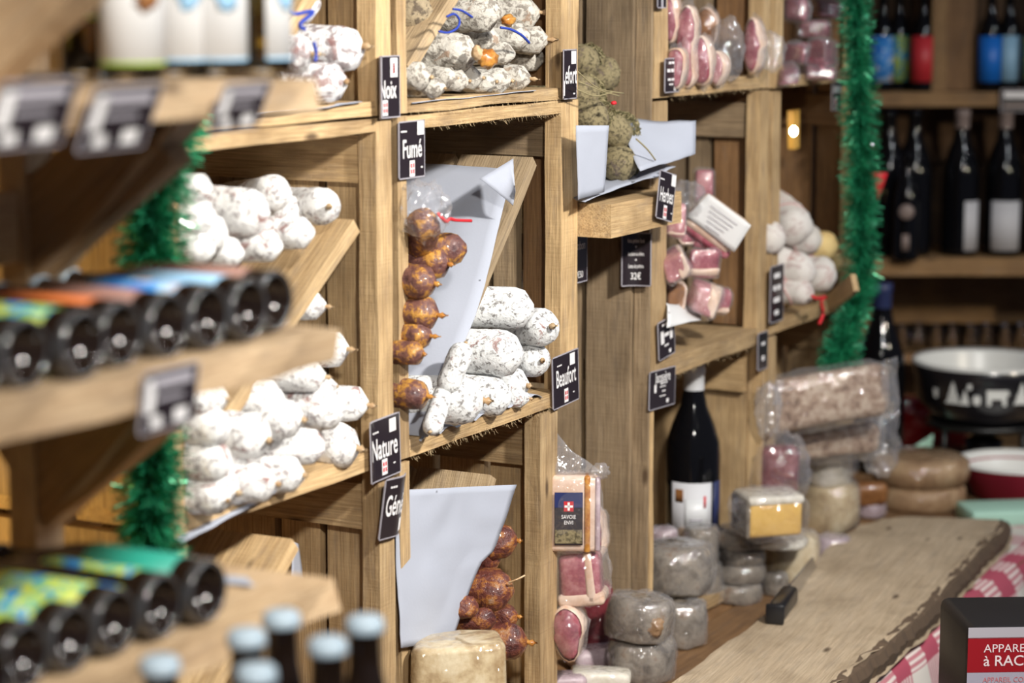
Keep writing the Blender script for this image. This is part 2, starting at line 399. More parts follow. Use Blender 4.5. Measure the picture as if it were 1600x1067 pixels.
BLUR = {'saucisson', '8,90', 'NOIX DE', 'cru fumé', 'tranché', '9€', 'Viande séchée', 'Filet', 'mignon', '6€', 'Vin de Savoie', 'cépage blanc', 'fruité', 'la bouteille', 'Diots', 'au vin', 'blanc', '9€50', 'Tomme', '5€'}
def card(name, label, cat, centre, w, h, items, group='black price labels on the crates', rot=0, bend=None, xdir=(1, 0, 0), border=.0014, tilt=0, back='label_black'):
    """printed card. items: (kind, x, y, ...) in card units of metres; bend=(x0, radius): left of x0 curls backward"""
    x = Vector(xdir).normalized(); up = Vector((0, 0, 1)); n = x.cross(up)
    up = (up * math.cos(RAD(tilt)) + n * math.sin(RAD(tilt))).normalized(); n = x.cross(up)
    m = basis(Vector(centre), x, up, n) @ Matrix.Rotation(RAD(rot), 4, 'Z')
    def bd(vf):
        if not bend: return vf
        x0, R, sgn = bend; out = []
        for p in vf[0]:
            d = (x0 - p.x) if sgn < 0 else (p.x - x0)
            if d <= 0: out.append(p); continue
            a = min(d / R, 1.35); ex = d - a * R
            px = R * math.sin(a) + ex * math.cos(a); pz = (1 if sgn < 0 else -1) * (R * (1 - math.cos(a)) + ex * math.sin(a))
            nx = Vector((math.sin(a) * (-1 if sgn < 0 else 1), 0, math.cos(a)))
            out.append(Vector((x0 + sgn * px, p.y, pz)) + Vector((sgn * nx.x, 0, nx.z)) * p.z)
        return out, vf[1]
    root = tag(link(name, bd(solid(rect(w, h, nx=14, r=.002), .0012)), 'label_grey', None, m, False), label, cat, group)
    link('printed_face', bd(xf(rect(w - .0006, h - .0006, nx=14, r=.002), Matrix.Translation((0, 0, .00015)))), back, root, m, False)
    if border:
        bw = border; fr = [rect(w, bw, 0, h / 2 - bw / 2, nx=14), rect(w, bw, 0, -h / 2 + bw / 2, nx=14), rect(bw, h, -w / 2 + bw / 2, 0, nx=1), rect(bw, h, w / 2 - bw / 2, 0, nx=1)]
        link('border', bd(xf(join(*fr), Matrix.Translation((0, 0, .0003)))), 'label_grey', root, m, False)
    for it in items:
        k = it[0]
        if k == 't' and it[3] in BLUR:          # print too small to read in the photograph: short printed dashes
            n_ = max(1, min(4, len(it[3]) // 3)); wd = .5 * it[4] * len(it[3]) * (it[6] if len(it) > 6 else .9)
            bars = [rect(wd / n_ * .8, it[4] * .5, it[1] + wd * ((q + .5) / n_ - .5), it[2], nx=1) for q in range(n_)]
            link('printed_line', bd(xf(join(*bars), Matrix.Translation((0, 0, .0006)))), 'label_white', root, m, False)
        elif k == 't':
            vf = xf(textvf(it[3], it[4], it[5] if len(it) > 5 else 'CENTER', .012, it[6] if len(it) > 6 else 1), Matrix.Translation((it[1], it[2], .0006)))
            link('lettering', bd(vf), it[7] if len(it) > 7 else 'label_white', root, m, False)
        elif k == 'r':
            link(it[6] if len(it) > 6 else 'picture_patch', bd(xf(rect(it[3], it[4], it[1], it[2]), Matrix.Translation((0, 0, .0005)))), it[5], root, m, False)
        elif k == 'cross':
            s = it[3]; e = link('emblem', bd(xf(rect(s * .62, s, it[1], it[2]), Matrix.Translation((0, 0, .0005)))), 'label_white', root, m, False)
            qs = [rect(s * .17, s * .26, it[1] + a * s * .135, it[2] + b * s * .18) for a in (-1, 1) for b in (-1, 1)]
            link('red_quarters', bd(xf(join(*qs), Matrix.Translation((0, 0, .0008)))), 'label_red', e, m, False)
    return root
# ------------------------------------------------------------------ setting
CZ = .82
def slab(name, sx, sy, sz, c, mat, kind='structure'):
    return link(name, box(sx, sy, sz), mat, None, Matrix.Translation(c), False, kind)
plain('floor_dark', (.06, .05, .045), .8)
slab('floor', 8, 8, .1, (2.5, -1, -.05), 'floor_dark')
wl = slab('wall_left', 5.6, .04, 3.0, (1.6, .50, 1.5), 'brown_wood')
# stall wall behind the crates, boarded
for i in range(24):
    plank(wl, 'plank', (-1.1 + i * .23, .47, .02), (-1.1 + i * .23, .47, 2.95), .222, .014, (1, 0, 0), 'pine_yellow' if i < 12 else 'brown_wood', .0006, 4)
# wall behind the wine shelves, parallel to the picture
WM = facing(atd(1420, 500, 5.62) * 1.0); WM.translation.z = 0
wr = link('wall_right', box(2.6, .04, 3.0), 'brown_wood', None, WM @ Matrix.Translation((.35, 0, 1.5)), False, 'structure')
for i in range(12):
    z = .1 + i * .23
    a = WM @ Vector((-.9, -.03, z)); b = WM @ Vector((1.6, -.03, z)); plank(wr, 'plank', a, b, .224, .014, (0, 0, 1), 'brown_wood', .0006, 4)

# ------------------------------------------------------------------ counter
ct = thing('counter', 'long wooden sales counter carrying the crates, cheeses and live-edge board', 'counter', (3.4, 0, 0))
CX = 1.85
for i, (ya, yb) in enumerate(((-.345, -.19), (-.185, -.02), (-.015, .16), (.165, .42))):
    plank(ct, 'plank', (CX, (ya + yb) / 2, CZ - .02), (4.42, (ya + yb) / 2, CZ - .02), yb - ya, .04, (0, 1, 0), 'brown_wood' if i < 3 else 'shelf_wood', .001, 10)
for i in range(6):
    d_ = 4.30 + .125 * i; a_ = atd(1325, 700, d_); b_ = atd(1720, 700, d_); a_.z = b_.z = CZ - .022
    plank(ct, 'plank', a_, b_, .12, .04, fh, 'shelf_wood', .0008, 8)
for x, y in ((1.9, -.3), (1.9, .36), (2.9, -.3), (2.9, .36), (4.35, -.3), (4.35, .30), (4.75, -.35)):
    plank(ct, 'leg', (x, y, 0), (x, y, CZ - .04), .07, .07, (1, 0, 0), 'brown_wood')
plank(ct, 'front_board', (CX, -.33, .5), (4.4, -.33, .5), .55, .016, (0, 0, 1), 'brown_wood')

# ------------------------------------------------------------------ crates
def crate(label, x0, x1, z0, z1, widths, lp=.022, rp=.034, bt=.018, tt=.016, dep_=.30, div=None, mat='crate_wood', left=True, bottom=True, wt=.014, rail=True, wallmat=None, lead=0, bfuzz=0, firstmat=None, divmat=None):
    wallmat = wallmat or mat
    r = thing('wooden_crate', label, 'crate', ((x0 + x1) / 2, .15, z0), 'wooden crates stacked as shelving')
    g = .0015; zc = z0 + g; zd = z1 - g
    def post(xa, xb, ya, yb):
        plank(r, 'corner_post', ((xa + xb) / 2, (ya + yb) / 2, zc), ((xa + xb) / 2, (ya + yb) / 2, zd), xb - xa, yb - ya, (1, 0, 0), mat, .0014, 10)
    if rp: post(x1 - rp, x1, 0, .024); post(x1 - rp, x1, dep_ - .024, dep_)
    if left and lp: post(x0, x0 + lp, 0, .024); post(x0, x0 + lp, dep_ - .024, dep_)
    xi = x0 + (lp if left else 0); xj = x1 - rp
    if bottom:
        for k, (ya, yb) in enumerate(((lead, .145), (.152, dep_))):
            p = plank(r, 'floor_board', (xi, (ya + yb) / 2, z0 + bt / 2 + g), (xj, (ya + yb) / 2, z0 + bt / 2 + g), yb - ya, bt, (0, 1, 0), mat, .0018, 12)
            if k == 0 and bfuzz: fuzz(p, (xi, lead, z0 + g), (xj, lead, z0 + g), bfuzz, .006, (.2, -.5, -1))
    if tt:
        for ya, yb in ((.0, .145), (.152, dep_)):
            p = plank(r, 'top_board', (xi, (ya + yb) / 2, z1 - tt / 2 - g), (xj, (ya + yb) / 2, z1 - tt / 2 - g), yb - ya, tt, (0, 1, 0), mat, .0018, 12)
            if ya == 0 and bfuzz: fuzz(p, (xi, 0, z1 - tt), (xj, 0, z1 - tt), bfuzz, .006, (.2, -.5, -1))
    y = .0255
    for k, w in enumerate(widths):
        w = min(w, dep_ - y)
        if w > .01: plank(r, 'side_board', (x1 - wt / 2 - .001, y + w / 2, zc + bt), (x1 - wt / 2 - .001, y + w / 2, zd - tt), w, wt, (0, 1, 0), (firstmat or wallmat) if k == 0 else wallmat, .001, 8)
        y += w + .011
    if left:
        y = .0255
        for w in (.12, .13): plank(r, 'side_board', (x0 + wt / 2 + .001, y + w / 2, zc + bt), (x0 + wt / 2 + .001, y + w / 2, zd - tt), w, wt, (0, 1, 0), wallmat, .001, 8); y += w + .008
    if rail: plank(r, 'rail', (x1 - wt - .0085, .026, z1 - .05), (x1 - wt - .0085, dep_ - .026, z1 - .05), .055, .014, (0, 0, 1), wallmat, .001, 5)
    for k in range(3):
        zz = z0 + .035 + (z1 - z0 - .07) * (k + .5) / 3
        plank(r, 'back_slat', (x0, dep_ + .007, zz), (x1, dep_ + .007, zz), (z1 - z0 - .07) / 3 - .012, .012, (0, 0, 1), wallmat, .001, 5)
    if div:
        (xb, zb), (xt, zt) = div
        for ya, yb in ((.012, .12), (.13, .27)):
            plank(r, 'divider_board', (xb, (ya + yb) / 2, zb), (xt, (ya + yb) / 2, zt), yb - ya, .018, (0, 1, 0), divmat or mat, .0012, 6)
    return r
ZA, ZB, ZC_, ZD = .825, 1.238, 1.652, 2.07
def fz(px, py, y=.012):
    p = aty(px, py, y); return (p.x, p.z)
crate('pale crate at upper left with big white sausages above the Nature pile', 1.875, 2.312, ZC_, ZD, (.05, .09, .09), div=(fz(380, 172), fz(520, -60)), tt=0, bt=.016)
crate('pale crate at left holding the heaped floury white sausages', 1.875, 2.312, ZB, ZC_, (.055, .09, .09), div=(fz(255, 790, .02), fz(548, 352, .02)), bt=.022)
crate('pale crate at lower left behind the standing brown beer bottles', 1.875, 2.312, ZA, ZB, (.06, .055, .13), div=(fz(330, 1090), fz(462, 850)), tt=0)
crate('crate of small grey sausages with blue strings, top of the middle column', 2.326, 2.800, ZC_, ZD, (.045, .08, .10), rp=.050, firstmat='brown_wood', wallmat='brown_wood', tt=0, bt=.015, bfuzz=120, divmat='worn_wood', div=(fz(640, 110), fz(726, -30)))
crate('middle crate split by a paper-lined slanted board, brown sausages left and white right', 2.326, 2.800, ZB, ZC_, (.05, .035, .05, .12), rp=.050, bt=.020, tt=.016, bfuzz=160, firstmat='brown_wood', wallmat='weathered_wood', divmat='worn_wood', div=(fz(650, 702), fz(836, 252)))
crate('lower middle crate holding dark dried sausages and a white paper sheet', 2.326, 2.742, ZA, ZB - .002, (.07, .07, .1), rp=.05, tt=0, divmat='worn_wood', div=(fz(690, 1070), fz(770, 745)))
# column three: herb crate on an upright crate
crate('weathered crate of herb-crusted sausages above the open bay', 2.806, 3.040, 1.512, ZD, (.073, .10, .08), rp=.006, lp=0, left=False, bottom=False, tt=0, mat='weathered_wood', rail=False)
hs = plank(None, 'shelf_board', (2.803, .04, 1.487), (3.036, .04, 1.487), .18, .046, (0, 1, 0), 'crate_wood', .0025, 12)
tag(hs, 'thick sawn shelf board under the herb-crusted sausages and white paper', 'shelf')
crate('tall weathered upright crate forming the open bay with bacon and ham', 2.806, 3.040, ZA, 1.462, (.072, .13, .08), rp=.006, lp=0, left=False, bottom=False, tt=0, mat='weathered_wood', rail=False)
crate('crate of upright ham slices in film, top of the fourth column', 3.044, 3.488, ZC_ - .012, ZD, (.06, .06, .06, .1), lp=.05, rp=.030, firstmat='brown_wood', wallmat='weathered_wood', tt=0, bt=.020, bfuzz=90)
crate('fourth column crate holding vacuum-packed pink meat', 3.044, 3.490, ZB - .015, ZC_ - .014, (.062, .035, .06, .1), lp=.05, rp=.036, bt=.028, tt=0, bfuzz=60, firstmat='brown_wood', wallmat='weathered_wood')
crate('low crate sheltering the dark wine bottle', 3.044, 3.492, ZA, ZB - .017, (.10, .14), lp=.012, rp=.012, tt=0)
crate('crate of dark red packed meat beside the right garland', 3.512, 3.925, ZC_ - .015, ZD, (.06, .1, .1), lp=.032, firstmat='brown_wood', wallmat='brown_wood', rp=.03, tt=0)
crate('crate of netted white and cream sausages beside the right garland', 3.510, 3.925, ZB - .005, ZC_ - .017, (.05, .10, .1), lp=.032, rp=.03, tt=0, bt=.022, firstmat='brown_wood', wallmat='brown_wood')
crate('low shaded crate behind the bagged dried slices', 3.510, 3.925, ZA, ZB - .007, (.10, .1, .06), lp=.03, rp=.03, tt=0)

# ------------------------------------------------------------------ sausages
nseed = [0]
def sausage_vf(r, L, lump=.10, seg=20, rings=18, taper=.0):
    nseed[0] += 1; s = nseed[0] * 3.7; V, F = [], []
    for k in range(rings + 1):
        u = k / rings; zz = -r * .92 + u * (L + r * .92 * 2)
        if zz < 0: rr = math.sqrt(max(0, 1 - (zz / (r * .95)) ** 2)) * r
        elif zz > L: rr = math.sqrt(max(0, 1 - ((zz - L) / (r * .95)) ** 2)) * r
        else: rr = r
        rr = max(rr, r * .12) * (1 - taper * max(0, min(1, zz / L)))
        bx = noise.noise(Vector((zz * 9, s, 0))) * r * .16; by = noise.noise(Vector((zz * 9, s, 7))) * r * .16
        for i in range(seg):
            a = 2 * PI * i / seg
            q = Vector((math.cos(a) * 1.3, math.sin(a) * 1.3, zz / r * .8)); d = 1 + lump * noise.noise(q + Vector((s, 0, 0))) + lump * .45 * noise.noise(q * 2.7 + Vector((0, s, 0)))
            V.append(Vector((math.cos(a) * rr * d + bx, math.sin(a) * rr * d + by, zz)))
    for k in range(rings):
        for i in range(seg):
            j = (i + 1) % seg; F.append((k * seg + i, k * seg + j, (k + 1) * seg + j, (k + 1) * seg + i))
    F.append(tuple(range(seg - 1, -1, -1))); F.append(tuple(range(rings * seg, (rings + 1) * seg))); return V, F
def zbasis(o, z):
    z = z.normalized(); x = Vector((0, 0, 1)).cross(z)
    if x.length < .1: x = Vector((1, 0, 0))
    x.normalize(); return basis(o, x, z.cross(x), z)
def tip(parent, m, r, mat='casing', ln=1.0, droop=0):
    pts = [Vector((0, 0, -r * .80)), Vector((r * .05, 0, -r * 1.0)), Vector((r * .12, droop * r * .2, -r * (1 + .22 * ln))), Vector((r * .05, droop * r * .5, -r * (1 + .5 * ln)))]
    v, f = tube(pts, r * .26, 7, lambda u: (1.0, .42, .75, .25)[min(3, int(u * 3.01))])
    link('casing_tip', (v, f), mat, parent, m)
def S(label, group, mat, fx, fy, yf, rpx, L=.17, back=None, lump=.09, tp=0, tipmat='casing', taper=0, name='sausage', cat='sausage', dirv=None):
    F = aty(fx, fy, yf); r = rpx * pxm(F)
    if 'left crate' in group and 'upper' not in group: F.x = max(F.x, 1.893 + r)
    if back:
        B = aty(*back); z = B - F; L = z.length
    elif dirv: z = Vector(dirv)
    else: z = Vector((random.uniform(-.42, -.04) * (1 if 400 < fx < 580 or fx in range(720, 880) else 0), 1, random.uniform(-.06, .06)))
    m = zbasis(F + z.normalized() * r * .25, z)
    o = tag(link(name, sausage_vf(r, L, lump, taper=taper), mat, None, m), label, cat, group)
    if tp: tip(o, m, r, tipmat, tp)
    return o
# upper-left crate -------------------------------------------------
G = 'big white sausages in the upper left crate'
a1 = S('topmost big white sausage, cut by the upper edge, beside pale bottle labels', G, 'spotted_mould', 478, 6, .03, 33, tp=0)
a2 = S('largest mottled white sausage in the upper left crate, pointing at the Noix label', G, 'spotted_mould', 545, 73, .01, 37, tp=.9)
a3 = S('short white sausage with tan end tied in blue string, upper left crate', G, 'spotted_mould', 470, 84, .0, 30, tp=1.4)
a4 = S('lowest white sausage lying on paper in the upper left crate', G, 'spotted_mould', 520, 128, .0, 32, tp=.5)
a5 = S('white sausage at the back of the upper left crate below the blue string', G, 'spotted_mould', 432, 132, .05, 30)
link('string', cord([aty(455, 18, -.035), aty(462, 22, -.04), aty(490, 18, -.04), aty(468, 38, -.04), aty(476, 46, -.04)], .0022, 6), 'string_blue', a3)
link('string', cord([aty(490, 66, -.05), aty(494, 84, -.05), aty(492, 96, -.05)], .0022, 6), 'string_blue', a3)
# left crate, upper compartment -------------------------------------
G = 'floury white sausages in the left crate'
for t in (
 ('white sausage with a maroon spot, right end of the upper heap in the left crate', 506, 322, .02, 30, .9, (395, 318, .2)),
 ('fat white sausage capping the upper heap in the left crate', 428, 302, .05, 30, 0, (330, 318, .26)),
 ('fat pale sausage bulging at the centre of the upper heap, left crate', 396, 334, .0, 38, 0, None),
 ('white sausage under the maroon-spotted end, upper heap of the left crate', 474, 364, .0, 26, 0, None),
 ('stubby white sausage low in the upper heap above the light blue beer label', 424, 384, -.01, 26, 0, None),
 ('round-ended white sausage beside the green garland, upper heap', 336, 366, -.02, 30, 0, None),
 ('small white sausage touching the top of the left garland', 300, 297, -.02, 24, 0, None),
 ('white sausage half behind the left garland, upper heap', 294, 344, -.02, 28, 0, None),
 ('white sausage lying on the slanted board behind the right end of the upper heap', 452, 334, .06, 30, 0, None),
 ('lowest white sausage of the upper heap, just over the dark blue beer label', 366, 396, -.01, 24, 0, None),
 ('white sausage lowest beside the left garland above the beer bottles', 292, 392, -.02, 26, 0, None)):
    S(t[0], G, 'white_mould', t[1], t[2], t[3], t[4], back=t[6], tp=t[5])
for t in (
 ('white sausage end poking out right of the last lying beer bottle', 494, 478, .02, 23, 1.1),
 ('white sausage with a pointed tied tip right of the middle beer shelf end', 526, 545, .02, 28, 1.2),
 ('long speckled white sausage topping the lower heap, just under the beer shelf', 492, 588, .0, 25, .9),
 ('small pointed white sausage between the top two of the lower heap', 516, 603, .02, 16, .3),
 ('maroon-patched white sausage nearest the right wall of the left crate', 556, 632, .01, 29, 1.0),
 ('white sausage with red cut spot left of the maroon-patched one', 517, 642, -.01, 33, 0),
 ('large white sausage at the right foot of the lower heap beside the Nature label', 537, 697, .0, 37, .8),
 ('white sausage left of the large one at the right foot of the heap', 488, 696, -.02, 30, 0),
 ('white sausage in the middle of the lower heap', 452, 655, -.02, 33, .5),
 ('white sausage on the left slope of the lower heap under the long speckled one', 424, 622, .0, 28, 0),
 ('plump white sausage on the left flank of the lower heap', 398, 684, -.02, 37, .4),
 ('white sausage in the front row of the lower heap, right of centre', 455, 741, -.02, 30, .5),
 ('white sausage in the front row of the lower heap, at centre', 412, 756, -.03, 31, .6),
 ('white sausage in the front row with tan cut spot beside the paper edge', 352, 766, -.03, 33, .6),
 ('white sausage at the left end of the front row by the garland', 312, 790, -.03, 27, .4),
 ('white sausage lying against the garland above the front row', 322, 728, -.03, 32, 0),
 ('white sausage behind the blurred price card right edge, against the garland', 313, 678, -.03, 31, 0),
 ('pointed white sausage beside the blurred price card with tan tie', 342, 622, -.02, 23, 1.0),
 ('white sausage between the heap and the garland in the middle', 370, 728, .0, 28, 0),
 ('white sausage seen above the card edge, leftmost of the lower heap', 300, 632, -.02, 26, 0)):
    S(t[0], G, 'white_mould', t[1], t[2], t[3], t[4], tp=t[5])
# top middle crate ---------------------------------------------------
G = 'small grey sausages in the top middle crate'
for t in (
 ('fat grey sausage at the top of the middle column with a loose blue string', 762, 20, .03, 30, 0, None),
 ('grey sausage at the top right of the small grey pile, brown tip outward', 826, 20, .05, 26, 1.2, None),
 ('grey sausage under the fat one, touching the blue string loop', 766, 62, .05, 22, 0, None),
 ('grey sausage with a long tan tail nearest the Roquefort label', 842, 62, .03, 21, 1.6, None),
 ('long grey sausage with an ochre knot lying under the slanted slat', 724, 82, .01, 32, 0, None),
 ('grey sausage crossed by a blue string end', 815, 60, .03, 21, 0, None),
 ('short grey sausage between the ochre knot and the string end', 792, 84, .03, 19, 0, None),
 ('grey sausage with flat pale flap below the long-tailed one', 838, 92, .05, 20, 0, None),
 ('small grey sausage at the right end of the bottom row, tip outward', 816, 122, .02, 21, 1.4, None),
 ('second small grey sausage from the right in the bottom row', 786, 126, .0, 20, .5, None),
 ('small grey sausage in the bottom row right below the ochre knot', 764, 128, .0, 18, .4, None),
 ('small grey sausage at the middle of the bottom row', 742, 122, .0, 19, .4, None),
 ('small grey sausage with a pink flap in the bottom row', 722, 126, -.01, 17, .5, None),
 ('small grey sausage left of the pink-flapped one', 705, 122, .0, 17, .5, None),
 ('smallest grey sausage end low in front of the bottom row', 686, 138, -.01, 15, .5, None),
 ('rounded grey sausage at the left end of the bottom row by the post', 660, 120, .0, 22, .6, None)):
    o = S(t[0], G, 'grey_mould', t[1], t[2], t[3], t[4], tp=t[5], lump=.2)
    if 'ochre' in t[0] and 'long' in t[0]:
        link('casing_tip', xf(blob(.016, .011, .012, .3, 2, 4, 3), Matrix.Translation(aty(762, 92, -.03))), 'orange_casing', o)
        link('casing_tip', xf(blob(.007, .007, .009, .3, 2, 6, 3), Matrix.Translation(aty(745, 82, -.025))), 'casing', o)
    if 'loose blue' in t[0]:
        link('casing_tip', xf(blob(.014, .008, .008, .3, 2, 5, 3), Matrix.Translation(aty(794, 32, -.0))), 'orange_casing', o)
        link('string', cord([aty(686, 49, -.03), aty(700, 51, -.03), aty(714, 44, -.032), aty(718, 32, -.03), aty(710, 22, -.03), aty(698, 26, -.03)], .0015, 6), 'string_blue', o)
        link('string', cord([aty(708, 14, -.025), aty(722, 17, -.025), aty(738, 27, -.025)], .0015, 6), 'string_blue', o)
    if 'crossed' in t[0]:
        link('string', cord([aty(782, 43, -.0), aty(798, 46, -.005), aty(815, 55, -.01), aty(827, 67, -.01)], .0017, 6), 'string_blue', o)
S('dark seed-crusted sausage behind the slanted slat at the top left of the middle column', G, 'seed_crust', 655, 24, .04, 34, lump=.2)
# middle crate, right side ------------------------------------------
G = 'white flecked sausages in the middle crate'
for t in (
 ('white flecked sausage on top of the Beaufort pile, darker and tilted', 830, 444, .08, 26, 0, (740, 462, .24)),
 ('thick white flecked sausage second from the top of the Beaufort pile', 812, 481, -.01, 33, 0, None),
 ('white flecked sausage with a pointed tip touching the right post', 850, 511, -.022, 30, 1.1, (760, 520, .10)),
 ('longest thick white flecked sausage across the middle of the Beaufort pile', 794, 552, -.02, 36, 0, None),
 ('white sausage with a maroon end behind the middle of the Beaufort pile', 838, 563, -.008, 26, .5, (760, 565, .10)),
 ('small knotted white sausage leaning on the paper edge', 722, 548, -.03, 19, .3, (704, 592, -.02)),
 ('red-patched white sausage with a tan knot at the bottom of the pile', 730, 625, -.028, 38, .7, None),
 ('white sausage beside the red-patched one at the bottom, low in the pile', 778, 622, -.015, 31, 0, None),
 ('bottom right white sausage of the Beaufort pile over the pleated paper', 806, 602, .0, 29, .6, None),
 ('slim white sausage running down to the front paper corner', 675, 668, -.03, 16, .2, (694, 612, -.01)),
 ('small white sausage with yellowish tips beside the pleated paper', 816, 622, -.01, 17, .7, None)):
    S(t[0], G, 'flecked_mould', t[1], t[2], t[3], t[4], back=t[6], tp=t[5], lump=.06)
# middle crate, left side: smoked ------------------------------------
G = 'brown smoked sausages in the middle crate'
for t in (
 ('brown smoked sausage lying outward just under the red tie', 712, 388, -.02, 26, 0, .12),
 ('brown smoked sausage below the outward one with an orange tip', 686, 412, -.02, 25, .9, .12),
 ('brown smoked sausage third from the top with yellow casing folds', 664, 442, -.02, 27, .8, .12),
 ('brown smoked sausage fourth from the top with curled orange tip', 668, 492, -.02, 28, 1.2, .12),
 ('brown smoked sausage fifth from the top with a thin dark tail', 660, 524, -.02, 22, 1.6, .12),
 ('brown smoked sausage sixth from the top, mostly behind the post', 650, 552, -.02, 20, .6, .12),
 ('lowest brown smoked sausage against the paper', 653, 618, -.02, 25, 1.1, .12)):
    S(t[0], G, 'smoked_skin', t[1], t[2], t[3], t[4], t[6], tp=t[5], tipmat='orange_casing', lump=.14, dirv=(-.40, .88, -.10) if 'just' in t[0] else None)
o = S('brown smoked sausage upright in film with a red tie, top of the left pile', G, 'smoked_skin', 662, 346, -.02, 26, back=(656, 405, .02), lump=.14)
link('film', xf(blob(.030, .030, .034, .35, 3, 3, 4), Matrix.Translation(aty(662, 328, -.02))), 'film', o)
link('tie', cord([aty(684, 333, -.04), aty(690, 340, -.045), aty(697, 346, -.045), aty(703, 342, -.045), aty(712, 344, -.045), aty(736, 345, -.045)], .0022, 6), 'string_red', o)
# lower middle crate: dark dried sausages ------------------------------
G = 'dark dried sausages in the lower middle crate'
for t in (
 ('dark dried sausage at the top of the lower crate beside the paper corner', 790, 845, .0, 27, .5, 'dried_fig_skin'),
 ('dark dried sausage bulging left of the topmost one, half under paper', 764, 872, .02, 26, 0, 'dried_fig_skin'),
 ('plump frosted dark sausage with a thin stalk, middle of the lower crate', 780, 922, -.01, 34, 0, 'dried_fig_skin'),
 ('small round dark sausage end over the big cheese', 735, 950, -.02, 19, 0, 'dried_fig_skin'),
 ('dark sausage slice end just above the cut cheese top', 763, 968, -.03, 18, 0, 'dried_fig_skin'),
 ('dark sausage with a yellow knot right of the slice end', 796, 962, .0, 20, .8, 'dried_fig_skin'),
 ('lowest dark dried sausage right of the big cheese with yellow tip', 804, 1002, -.01, 30, .9, 'dried_fig_skin')):
    o = S(t[0], G, t[6], t[1], t[2], t[3], t[4], .10, lump=.26, tp=t[5], tipmat='orange_casing')
    if 'stalk' in t[0]: link('stalk', cord([aty(795, 910, -.03), aty(808, 905, -.04), aty(820, 899, -.045)], .0014, 5), 'casing', o)
# herb sausages -------------------------------------------------------
G = 'herb-crusted sausages on the shelf board'
def strands(parent, c, r, n, seed):
    rg = random.Random(seed); V, F = [], []
    for i in range(n):
        d = Vector((rg.gauss(0, 1), rg.gauss(0, 1), rg.gauss(0, 1))).normalized(); p = Vector(c) + d * r * rg.uniform(.9, 1.04)
        t = d.cross(Vector((rg.gauss(0, 1), rg.gauss(0, 1), rg.gauss(0, 1)))).normalized() * rg.uniform(.003, .010)
        v, f = tube([p - t, p + d * rg.uniform(.001, .004), p + t], .0007, 3); k = len(V); V += v; F += [tuple(q + k for q in w) for w in f]
    h_ = len(F) // 2
    link('herb_stalks', (V, F[:h_]), 'straw', parent, None, False, 'stuff'); link('herb_leaves', (V, F[h_:]), 'dry_leaf', parent, None, False, 'stuff')
for t in (
 ('herb-crusted sausage at the top left of the heap beside the post', 918, 98, .06, 27, None),
 ('dark herb-crusted sausage second from the top, purple flowers in the crust', 950, 118, .05, 28, None),
 ('herb-crusted sausage behind the long straw stalks', 915, 150, .03, 30, None),
 ('herb-crusted sausage in the middle of the heap near a red speck', 930, 185, .01, 31, None),
 ('rounded herb-crusted sausage bulging over the paper', 968, 205, .0, 29, None),
 ('lowest herb-crusted sausage lying in the paper tray', 968, 256, -.01, 29, (925, 250, .12)),
 ('herb-crusted sausage low behind the left paper flap', 925, 235, .02, 28, None)):
    o = S(t[0], G, 'herb_crust', t[1], t[2], t[3], t[4], .12, back=t[5], lump=.22)
    c = aty(t[1], t[2], t[3] + .02); strands(o, c, t[4] * pxm(c) * 1.03, 520, t[1])
    if 'long straw' in t[0]:
        for q in (((903, 112), (935, 138), (975, 146)), ((905, 128), (940, 142), (968, 150)), ((902, 140), (930, 150), (960, 143))):
            link('stalk', cord([aty(x, y, -.03) for x, y in q], .0009, 5), 'straw', o)
    if 'tray' in t[0]: link('stalk', cord([aty(994, 217, -.045), aty(1012, 234, -.05), aty(1024, 250, -.05)], .0012, 5), 'straw', o)
    if 'red speck' in t[0]: link('petal', xf(blob(.005, .004, .003, .2, 2, 1, 2), Matrix.Translation(aty(959, 161, -.035))), 'string_red', o)
# netted sausages right -------------------------------------------------
G = 'netted white sausages beside the right garland'
for t in (
 ('large netted white sausage leaning at the top left of its crate', 1243, 356, .0, 30, 'netted_white', (1212, 328, .06)),
 ('netted white sausage right of the large leaning one', 1268, 376, .02, 24, 'netted_white', None),
 ('yellow-cream netted sausage at the right of its crate', 1294, 386, .0, 24, 'cream_mould', None),
 ('cream netted sausage below the yellow one', 1302, 410, .02, 20, 'cream_mould', None),
 ('pinkish netted sausage at the left middle of its crate', 1228, 408, .01, 25, 'netted_white', None),
 ('white netted sausage in the centre front of its crate', 1256, 424, -.02, 28, 'netted_white', None),
 ('white netted sausage at the front right of its crate', 1288, 430, -.02, 28, 'netted_white', None),
 ('cream round sausage end beside the striped price label', 1238, 452, -.0, 24, 'cream_mould', None),
 ('netted white sausage at the left edge half hidden by the post', 1210, 374, .0, 26, 'netted_white', None),
 ('low netted sausage between the cream end and the red tie', 1258, 458, -.03, 20, 'netted_white', None)):
    o = S(t[0], G, t[5], t[1], t[2], t[3], t[4], .10, back=t[6], lump=.14)
    r = t[4] * pxm(aty(t[1], t[2], t[3]))
    for k in range(3):
        ring = [Vector((r * 1.03 * math.cos(a), r * 1.03 * math.sin(a), .02 + .03 * k + .008 * math.sin(a * 2 + k))) for a in [2 * PI * i / 18 for i in range(19)]]
        link('net_string', xf((tube(ring, .0014, 5)), PW[o.name]), 'string_pink', o)
o = tag(link('tie', cord([aty(1268, 462, -.05), aty(1276, 466, -.055), aty(1290, 464, -.055), aty(1283, 470, -.055), aty(1286, 490, -.055), aty(1280, 506, -.055)], .003, 6), 'string_red'), 'red tie hanging over the shelf edge below the netted sausages', 'ribbon')
tag(plank(None, 'wooden_strip', aty(1296, 476, -.03), aty(1336, 442, -.10), .03, .010, (0, 0, 1), 'crate_wood'), 'thin wooden strip sticking out beside the right garland', 'strip')
